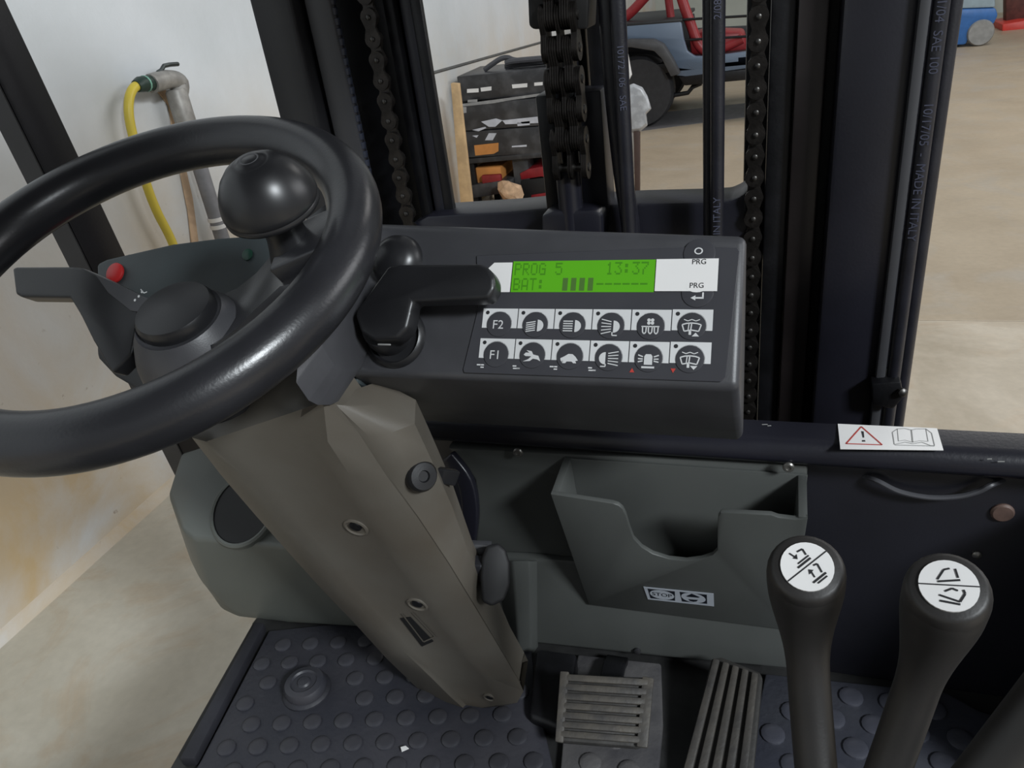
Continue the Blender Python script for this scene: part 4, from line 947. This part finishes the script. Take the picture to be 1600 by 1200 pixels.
# ================================================================== WALL TAP AND HOSE
TX = WX + 0.07
BRASS = mat('grey_galvanised', (150, 147, 142), 0.5, 0.3, var=0.15, scale=30)
GREYP = mat('grey_pipe', (126, 126, 130), 0.5, var=0.1, scale=20)
tp = thing('wall_tap', 'galvanised tap on a grey standpipe against the white wall', 'tap', P(330, 360, X=TX))
el = P(268, 122, X=TX)
foot_ = Vector((TX, P(290, 180, X=TX).y, 0.0))
pth = [Vector((TX, P(293, 190, X=TX).y, 0.0)), P(345, 400, X=TX), P(318, 275, X=TX), P(284, 162, X=TX), P(280, 140, X=TX), P(262, 126, X=TX), P(245, 128, X=TX), P(238, 128, X=TX)]
v_y = P(290, 190, X=TX).y
ztop = P(285, 150, X=TX).z
mk('standpipe', tube([(TX, v_y, 0.0), (TX, v_y, ztop - 0.1), (TX, v_y, ztop)], 0.030, 14), GREYP, tp)
mk('coupling', tube([(TX, v_y, ztop - 0.11), (TX, v_y, ztop - 0.105), (TX, v_y, ztop + 0.02), (TX, v_y, ztop + 0.03)], [0.034, 0.040, 0.040, 0.034], 14), BRASS, tp)
mk('elbow', tube(smooth_path([(TX, v_y, ztop), P(281, 130, X=TX), P(265, 124, X=TX), P(248, 127, X=TX), P(236, 131, X=TX)], 5), 0.034, 12), BRASS, tp)
mk('lever_handle', tube([P(243, 120, X=TX), P(247, 113, X=TX), P(252, 110, X=TX), P(256, 103, X=TX), P(265, 101, X=TX), P(278, 100, X=TX)], 0.008, 8), mat('dark_steel', (60, 66, 66), 0.4, 0.6), tp)
for zz_ in (0.9, 0.87): 
    mk('pipe_band', tube([(TX, v_y, zz_ - 0.008), (TX, v_y, zz_ + 0.008)], 0.034, 14), STICK, tp)
YEL = mat('yellow_hose', (214, 192, 70), 0.4, var=0.08, scale=6)
gh = thing('garden_hose', 'yellow garden hose hanging from the wall tap', 'hose', P(270, 376, X=TX))
gp = [P(238, 131, X=TX), P(222, 131, X=TX), P(207, 140, X=TX), P(201, 165, X=TX), P(206, 205, X=TX), P(228, 285, X=TX), P(245, 330, X=TX), P(268, 376, X=TX), P(292, 440, X=TX), P(320, 520, X=TX + 0.05), P(340, 600, X=TX + 0.1)]
gp = gp[:-1] + [Vector((TX + 0.15, gp[-2].y, 0.016))]
mk('hose', tube(smooth_path(gp, 6), 0.0165, 12), YEL, gh)
mk('connector', tube([P(240, 130, X=TX), P(233, 130, X=TX), P(219, 132, X=TX), P(213, 135, X=TX)], [0.024, 0.027, 0.027, 0.021], 14), mat('dark_green_plastic', (30, 52, 44), 0.45), gh)
mk('connector_ring', tube([P(228, 130.5, X=TX), P(226, 131, X=TX)], 0.0285, 14), mat('pale_green_plastic', (120, 170, 150), 0.45), gh)
# broken plaster channel beside the pipe
px_ = [(240, 138), (258, 140), (270, 170), (284, 240), (300, 310), (312, 400), (300, 400), (292, 330), (282, 280), (270, 220), (262, 165)]
mk('plaster_channel', prism([P(x, y, X=WX + 0.001) for x, y in px_], (0.006, 0, 0), 0.002, 1), mat('raw_plaster', (186, 158, 130), 0.9, var=0.15, scale=20, bump=0.4), wl)

# ================================================================== WRAPPED BOXES AT THE WALL
BKY = 5.4
PLAST = mat('black_wrapped_plastic', (48, 48, 50), 0.35, var=0.3, scale=10, bump=0.4, bscale=20, rgb2=(84, 84, 86), fac=(0.45, 0.8))
WOOD = mat('raw_pine', (190, 160, 120), 0.7, var=0.15, scale=12)
ORANGE = mat('orange_card', (206, 138, 72), 0.7, var=0.12, scale=8)
def crate(name, label, cat, quad, Y, dp, m, par=None, w=0.01, group=None):
    tl_, tr_, br_, bl_ = [P(x, y, Y=Y) for x, y in quad]
    x0, x1 = (tl_.x + bl_.x) / 2, (tr_.x + br_.x) / 2
    b_ = box((x0, Y, bl_.z + 0.002), (x1, Y + dp, tl_.z - 0.002), w)
    return tag(mk(name, b_, m), label, cat, group)
shq = ((722, 249), (862, 237), (863, 245), (724, 257))
sh = thing('storage_rack', 'low dark rack by the white wall carrying wrapped black cases', 'rack', (P(740, 345, Y=BKY).x, BKY, 0.0))
mk('shelf', prism([P(x, y, Y=BKY) for x, y in shq], (0, 0.6, 0), 0.006), PLAST, sh)
sz = P(740, 254, Y=BKY).z
xa, xb = P(728, 256, Y=BKY).x, P(858, 236, Y=BKY).x
xm = P(797, 256, Y=BKY).x
for x_ in (xa, xb - 0.05):
    mk('upright', box((x_, BKY + 0.03, 0), (x_ + 0.05, BKY + 0.1, sz - 0.01), 0.004), OILY, sh)
    mk('upright', box((x_, BKY + 0.5, 0), (x_ + 0.05, BKY + 0.57, sz - 0.01), 0.004), OILY, sh)
mk('upright', box((xm, BKY + 0.05, 0), (xm + 0.12, BKY + 0.2, sz), 0.004), PLAST, sh)
mk('lower_shelf', prism([P(x, y, Y=BKY) for x, y in ((736, 290), (800, 280), (800, 300), (738, 310))], (0, 0.5, 0), 0.006), PLAST, sh)
mk('cavity_shade_sheet', box((xa, BKY + 0.56, 0.02), (xb, BKY + 0.59, sz), 0.003), VOID, sh)  # dark sheet standing for the shade inside the rack
ca = crate('wrapped_case', 'long black shrink-wrapped case lying directly on the rack', 'case', ((719, 206), (862, 186), (863, 229), (728, 247.5)), BKY, 0.55, PLAST)
cb_ = crate('wrapped_case', 'black shrink-wrapped case in the middle of the stack, under white film', 'case', ((715, 163), (860, 143), (862, 186), (719, 206)), BKY, 0.55, PLAST)
cc_ = crate('wrapped_case', 'black shrink-wrapped case on top of the stack with four white labels', 'case', ((714, 119), (856, 102), (859, 143), (718, 160)), BKY + 0.02, 0.5, PLAST)
def strips(par, lst, Y, m, nm):
    F_ = Frame((0, Y, 0), (1, 0, 0), (0, -1, 0))
    for q_ in lst: mk(nm, prism([P(x, y, Y=Y) for x, y in q_], (0, -0.004, 0)), m, par)
STK2 = mat('grey_film', (150, 150, 150), 0.3, var=0.15, scale=20)
strips(cc_, (((730, 139), (748, 138), (748, 144), (730, 145)), ((751, 137), (768, 135), (768, 141), (752, 143)), ((800, 132), (824, 130), (824, 136), (801, 138)), ((835, 129), (848, 128), (848, 133), (835, 134))), BKY + 0.02, STICK, 'paper_label')
strips(cb_, (((716, 163), (770, 156), (800, 152), (858, 144), (858, 148), (800, 156), (772, 161), (717, 167)), ((731, 156), (746, 155), (746, 159), (731, 160)), ((722, 167), (729, 167), (729, 176), (723, 177))), BKY, STK2, 'film_strip')
TORN = mat('torn_white_film', (196, 198, 206), 0.4, var=0.1)
strips(cb_, (((752, 190), (775, 185), (785, 188), (774, 198), (764, 198)), ((738, 203), (758, 198), (760, 200), (748, 205)), ((785, 188), (842, 182), (842, 192), (790, 194)), ((808, 191), (828, 189), (828, 195), (809, 197))), BKY, TORN, 'torn_film')
strips(ca, (((764, 208), (776, 208), (770, 219), (758, 219)), ((738, 212), (748, 211), (745, 215)), ((800, 228), (823, 226), (823, 229), (800, 230))), BKY, TORN, 'torn_film')
strips(ca, (((741, 227), (779, 223), (779, 236), (772, 240), (743, 243)),), BKY, ORANGE, 'orange_label')
cp = [P(x, y, Y=BKY + 0.15) for x, y in ((757, 109), (768, 101), (782, 92), (793, 90), (806, 94), (842, 96), (866, 93))]
cl = thing('cable_bundle', 'grey cable bundle lying looped on the topmost wrapped case', 'cables', P(800, 110, Y=BKY + 0.15))
mk('loop', tube(smooth_path(cp, 5), 0.018, 8), CABLE, cl)
for k, (ya, yb_) in enumerate(((100, 96), (106, 101), (110, 106))):
    mk('strand', tube(smooth_path([P(790, ya - 1, Y=BKY + 0.12 + 0.06 * k), P(806, ya - 5, Y=BKY + 0.12 + 0.06 * k), P(866, yb_ - 6, Y=BKY + 0.12 + 0.06 * k)], 5), 0.02, 8), CABLE, cl)
crate('orange_box', 'orange cardboard box on the lower rack shelf at left', 'box', ((742, 262), (782, 257), (784, 282), (744, 288)), BKY + 0.06, 0.3, ORANGE)
crate('toolbox', 'small dark red case before the orange box on the rack', 'case', ((752, 274), (782, 270), (783, 285), (753, 290)), BKY + 0.01, 0.04, mat('dull_red', (140, 40, 42), 0.5, var=0.15))
rb = thing('toolbox', 'flat red and black toolbox low in the rack at right', 'case', P(835, 320, Y=BKY + 0.05))
DR = mat('toolbox_red', (136, 30, 38), 0.4, var=0.15)
mk('lid', prism([P(x, y, Y=BKY + 0.04) for x, y in ((812, 271), (826, 264), (860, 258), (862, 280), (846, 276), (814, 281))], (0, 0.3, 0), 0.006), DR, rb)
mk('tray', prism([P(x, y, Y=BKY + 0.04) for x, y in ((814, 282), (862, 276), (864, 308), (814, 316))], (0, 0.3, 0), 0.006), VOID, rb)
mk('trim', prism([P(x, y, Y=BKY + 0.03) for x, y in ((830, 305), (862, 300), (862, 307), (830, 311))], (0, 0.02, 0), 0.002), DR, rb)
mk('base', box(P(814, 316, Y=BKY + 0.05), Vector((P(864, 308, Y=BKY + 0.05).x, BKY + 0.3, 0.0)), 0.004), OILY, rb)
random.seed(3)
cdm = mat('crumpled_cardboard', (198, 164, 132), 0.8, var=0.2, scale=20)
bm = bmesh.new(); bmesh.ops.create_icosphere(bm, subdivisions=2, radius=1.0)
c0_ = P(797, 303, Y=BKY - 0.12)
for v in bm.verts:
    s_ = 1 + 0.55 * mnoise.noise(v.co * 2.1 + Vector((3, 1, 7))); v.co = Vector((c0_.x + v.co.x * 0.09 * s_, c0_.y + v.co.y * 0.06 * s_, c0_.z + v.co.z * 0.085 * s_ + v.co.x * -0.03))
mn = min(v.co.z for v in bm.verts)
for v in bm.verts: v.co.z += P(797, 320, Y=BKY - 0.12).z - mn
tag(mk('cardboard_scrap', bm, cdm, smooth=10), 'crumpled tan cardboard scrap stuffed at the front of the rack', 'cardboard')
bz = P(797, 320, Y=BKY - 0.12).z
tag(mk('wooden_block', box(Vector((P(735, 330, Y=BKY - 0.2).x, BKY - 0.2, 0.0)), Vector((P(815, 330, Y=BKY - 0.2).x, BKY - 0.02, bz)), 0.008), mat('brown_wood', (140, 92, 60), 0.7, var=0.2, scale=10)), 'brown wooden block on the floor at the foot of the rack', 'block')
PKY = 5.0
pq = [P(x, y, Y=PKY) for x, y in ((704, 130), (716, 131), (741, 350), (722, 350))]
dz0 = pq[3].z
pq[2] = pq[2] + (pq[2] - pq[1]) * (pq[2].z / (pq[1].z - pq[2].z)); pq[3] = pq[3] + (pq[3] - pq[0]) * (pq[3].z / (pq[0].z - pq[3].z))
tag(mk('timber_plank', prism(pq, (0, 0.04, 0), 0.004), WOOD), 'tall pale timber plank leaning beside the wrapped cases', 'plank')

# ================================================================== OFF-ROAD CAR
JY = 8.4
BLUEG = mat('blue_grey_car_paint', (94, 108, 126), 0.38, var=0.05, scale=4)
FLARE = mat('grey_black_flare', (66, 66, 68), 0.55, var=0.1)
CAGE = mat('red_roll_cage', (140, 38, 42), 0.4, var=0.08)
TYRE = mat('tyre_rubber', (40, 40, 43), 0.7, var=0.15, scale=20, bump=0.3, bscale=40)
jp = thing('car', 'blue-grey open off-road car with red roll cage behind the mast', 'car', (P(1010, 200, Z=0.0).x, JY + 0.6, 0.0))
wcn = P(1000, 146, Y=JY + 0.0); wr_ = wcn.z if 0.3 < wcn.z < 0.5 else 0.39
wcx = P(998, 150, Y=JY).x
def jwheel(x, y0):
    w_ = mk('wheel', lathe([(0.20, 0.0), (0.33, 0.0), (wr_ - 0.02, 0.03), (wr_, 0.06), (wr_, 0.22), (wr_ - 0.02, 0.25), (0.33, 0.28), (0.2, 0.28)], (x, y0, wr_), (0, 1, 0), 40), TYRE, jp)
    mk('hub', lathe([(0.2, 0.02), (0.17, 0.05), (0.06, 0.04), (0.05, 0.0), (0, 0.0)], (x, y0, wr_), (0, 1, 0), 24, False), FLARE, w_)
jwheel(wcx, JY); jwheel(wcx, JY + 1.3); jwheel(wcx + 2.4, JY); jwheel(wcx + 2.4, JY + 1.3)
def jz(x, y): return P(x, y, Y=JY)
tub = [(900, 46), (975, 40), (1064, 33), (1068, 60), (1074, 80), (1086, 88), (1110, 88), (1200, 76), (1200, 104), (1160, 108), (1072, 120), (1056, 118), (1046, 96), (1036, 76), (1022, 66), (1000, 64), (900, 70)]
mk('tub_side', prism([jz(*q_) for q_ in tub], (0, 0.06, 0), 0.012), BLUEG, jp)
mk('tub_top', prism([jz(*q_) for q_ in ((900, 42), (1066, 29), (1066, 35), (900, 48))], (0, 1.3, 0), 0.01), mat('black_top_rail', (28, 28, 30), 0.5), jp)
mk('far_side', prism([jz(*q_) + Vector((0, 1.3, 0)) for q_ in ((900, 50), (1064, 40), (1068, 66), (1200, 60), (1200, 110), (900, 110))], (0, 0.06, 0), 0.01), mat('dark_interior', (40, 40, 42), 0.7), jp)
mk('tub_floor', box(jz(900, 112), jz(1200, 100) + Vector((0, 1.3, 0)), 0.01), OILY, jp)
mk('sill', prism([jz(*q_) for q_ in ((1060, 120), (1200, 104), (1200, 122), (1070, 134))], (0, 0.12, 0), 0.01), FLARE if False else OILY, jp)
mk('front_body', prism([jz(*q_) for q_ in ((1196, 70), (1240, 40), (1400, 22), (1412, 40), (1412, 74), (1385, 76), (1372, 56), (1320, 60), (1296, 84), (1288, 98), (1196, 106))], (0, 1.36, 0), 0.02), BLUEG, jp)
mk('front_frame', box(jz(1190, 112) + Vector((0, 0.25, -0.08)), jz(1405, 92) + Vector((0, 1.05, 0)), 0.01), OILY, jp)
flr = [(900, 74), (985, 62), (1020, 62), (1036, 70), (1050, 92), (1062, 116), (1048, 120), (1034, 92), (1022, 80), (985, 74), (900, 84)]
mk('fender_flare', prism([P(x, y, Y=JY - 0.12) for x, y in flr], (0, 0.18, 0), 0.01), FLARE, jp)
def cage(pts, r=0.045): mk('cage_tube', tube(smooth_path([P(x, y, Y=Y_) for x, y, Y_ in pts], 5), r, 12), CAGE, jp)
cage([(960, 40, JY + .25), (985, 20, JY + .25), (1006, -2, JY + .25), (1040, -40, JY + .25)], 0.05)
cage([(1050, 40, JY + .3), (1046, 10, JY + .3), (1040, -40, JY + .3)], 0.04)
cage([(1056, -40, JY + .12), (1066, 0, JY + .12), (1080, 40, JY + .12), (1092, 70, JY + .12), (1110, 82, JY + .12), (1140, 70, JY + .12), (1160, 60, JY + .12)], 0.05)
mk('seat', prism([P(x, y, Y=JY + 0.5) for x, y in ((1076, 55), (1100, 48), (1160, 50), (1168, 80), (1080, 90))], (0, 0.4, 0), 0.03), CAGE, jp)
for yy in (30, 62): mk('rail', tube([P(1062, yy + 1, Y=JY + 0.05), P(1200, yy - 7, Y=JY + 0.05)], 0.012, 8), OILY, jp)
mk('exhaust', tube([P(1046, 150, Y=JY + 0.1), P(1075, 145, Y=JY + 0.1), P(1082, 136, Y=JY + 0.1), P(1096, 130, Y=JY + 0.1)], 0.022, 8), OILY, jp)
# dark grey strip on the floor under the car
tag(mk('floor_strip', prism([P(x, y, Z=0.001) for x, y in ((1000, 205), (1250, 172), (1250, 152), (1000, 180))], (0, 0, 0.004)), mat('dark_floor_strip', (106, 104, 106), 0.6, var=0.1)), 'dark grey strip on the floor under the off-road car', 'floor strip')
# film-wrapped post in front of the tyre
wpz = P(994, 316, Z=0.0)
wpo = thing('wrapped_post', 'white post with clear plastic film wrapped round its top before the car tyre', 'post', (wpz.x, wpz.y, 0))
WY = wpz.y
FILM = mat('clear_crinkled_film', (182, 184, 188), 0.25, var=0.25, scale=14, bump=0.6, bscale=30)
mk('post', prism([P(x, y, Y=WY) for x, y in ((980, 205), (992, 205), (992, 272), (984, 272))], (0, 0.06, 0), 0.003), STICK, wpo)
mk('batten', prism([P(x, y, Y=WY - 0.02) for x, y in ((990, 205), (999, 205), (999, 316), (992, 316))], (0, 0.05, 0), 0.003), mat('dark_batten', (70, 52, 46), 0.6), wpo)
fm = [(974, 136), (990, 130), (1004, 136), (1012, 150), (1018, 170), (1010, 178), (1012, 196), (1000, 206), (978, 208), (974, 180)]
ff = []
for dz_, k in ((-0.05, 0.86), (0.0, 1.0), (0.05, 0.95), (0.1, 0.8)):
    cxx, cyy = 994, 170; ff.append([P(cxx + (x - cxx) * k, cyy + (y - cyy) * k, Y=WY + dz_) for x, y in fm])
mk('film_wrap', loft(ff, True, 0.006, 2), FILM, wpo, smooth=20)
mk('film_tip', prism([P(x, y, Y=WY + 0.02) for x, y in ((974, 78), (979, 80), (986, 118), (982, 126), (974, 124))], (0, 0.05, 0), 0.004), STICK, wpo)

# ================================================================== FAR MACHINES
SY = 12.3
bm_ = thing('floor_sweeper', 'blue ride-on machine with grey wheel in the far background', 'machine', (P(1520, 72, Y=SY).x, SY, 0.0))
MB = mat('machine_blue', (52, 104, 168), 0.4, var=0.08)
mk('lower_body', prism([P(x, y, Y=SY) for x, y in ((1440, 16), (1556, 12), (1560, 24), (1552, 40), (1536, 34), (1520, 40), (1510, 70), (1440, 74))], (0, 0.9, 0), 0.03), MB, bm_)
mk('upper_body', prism([P(x, y, Y=SY) for x, y in ((1440, -60), (1552, -60), (1556, 12), (1440, 16))], (0, 0.85, 0), 0.03), mat('pale_blue_grey', (150, 168, 178), 0.4, var=0.06), bm_)
wz = P(1532, 52, Y=SY)
for dy_ in (-0.03, 0.75): mk('wheel', lathe([(0.06, 0), (0.145, 0.0), (0.16, 0.03), (0.16, 0.12), (0.145, 0.15), (0.06, 0.15)], (wz.x, SY + dy_, 0.16), (0, 1, 0), 28), mat('grey_wheel', (142, 142, 140), 0.6), bm_)
mk('wheel', lathe([(0.06, 0), (0.145, 0.0), (0.16, 0.03), (0.16, 0.12), (0.145, 0.15), (0.06, 0.15)], (wz.x - 1.0, SY + 0.3, 0.16), (0, 1, 0), 28), TYRE, bm_)
RY = 13.6
rmch = thing('pallet_machine', 'red machine with dark mast behind the blue machine at top right', 'machine', (P(1590, 60, Y=RY).x, RY, 0.0))
mk('red_body', prism([P(x, y, Y=RY) for x, y in ((1566, 38), (1600, 32), (1660, 30), (1660, 54), (1566, 56))], (0, 0.7, 0), 0.02), mat('machine_red', (206, 62, 52), 0.4, var=0.08), rmch)
mk('base', box(P(1566, 54, Y=RY), Vector((P(1660, 54, Y=RY).x, RY + 0.7, 0.0)), 0.01), OILY, rmch)
mk('mast', prism([P(x, y, Y=RY + 0.3) for x, y in ((1572, -60), (1640, -60), (1640, 40), (1572, 40))], (0, 0.2, 0), 0.01), mat('dark_brown_machine', (88, 48, 42), 0.6, var=0.2), rmch)

# scrap of white paper on the left mat
p_ = P(632, 1170, Z=0.8045)
tag(mk('paper_scrap', prism([P(x, y, Z=0.8042) for x, y in ((626, 1168), (634, 1166), (639, 1170), (628, 1175))], (0, 0, 0.001)), STICK), 'tiny scrap of white paper lying on the left studded mat', 'paper')
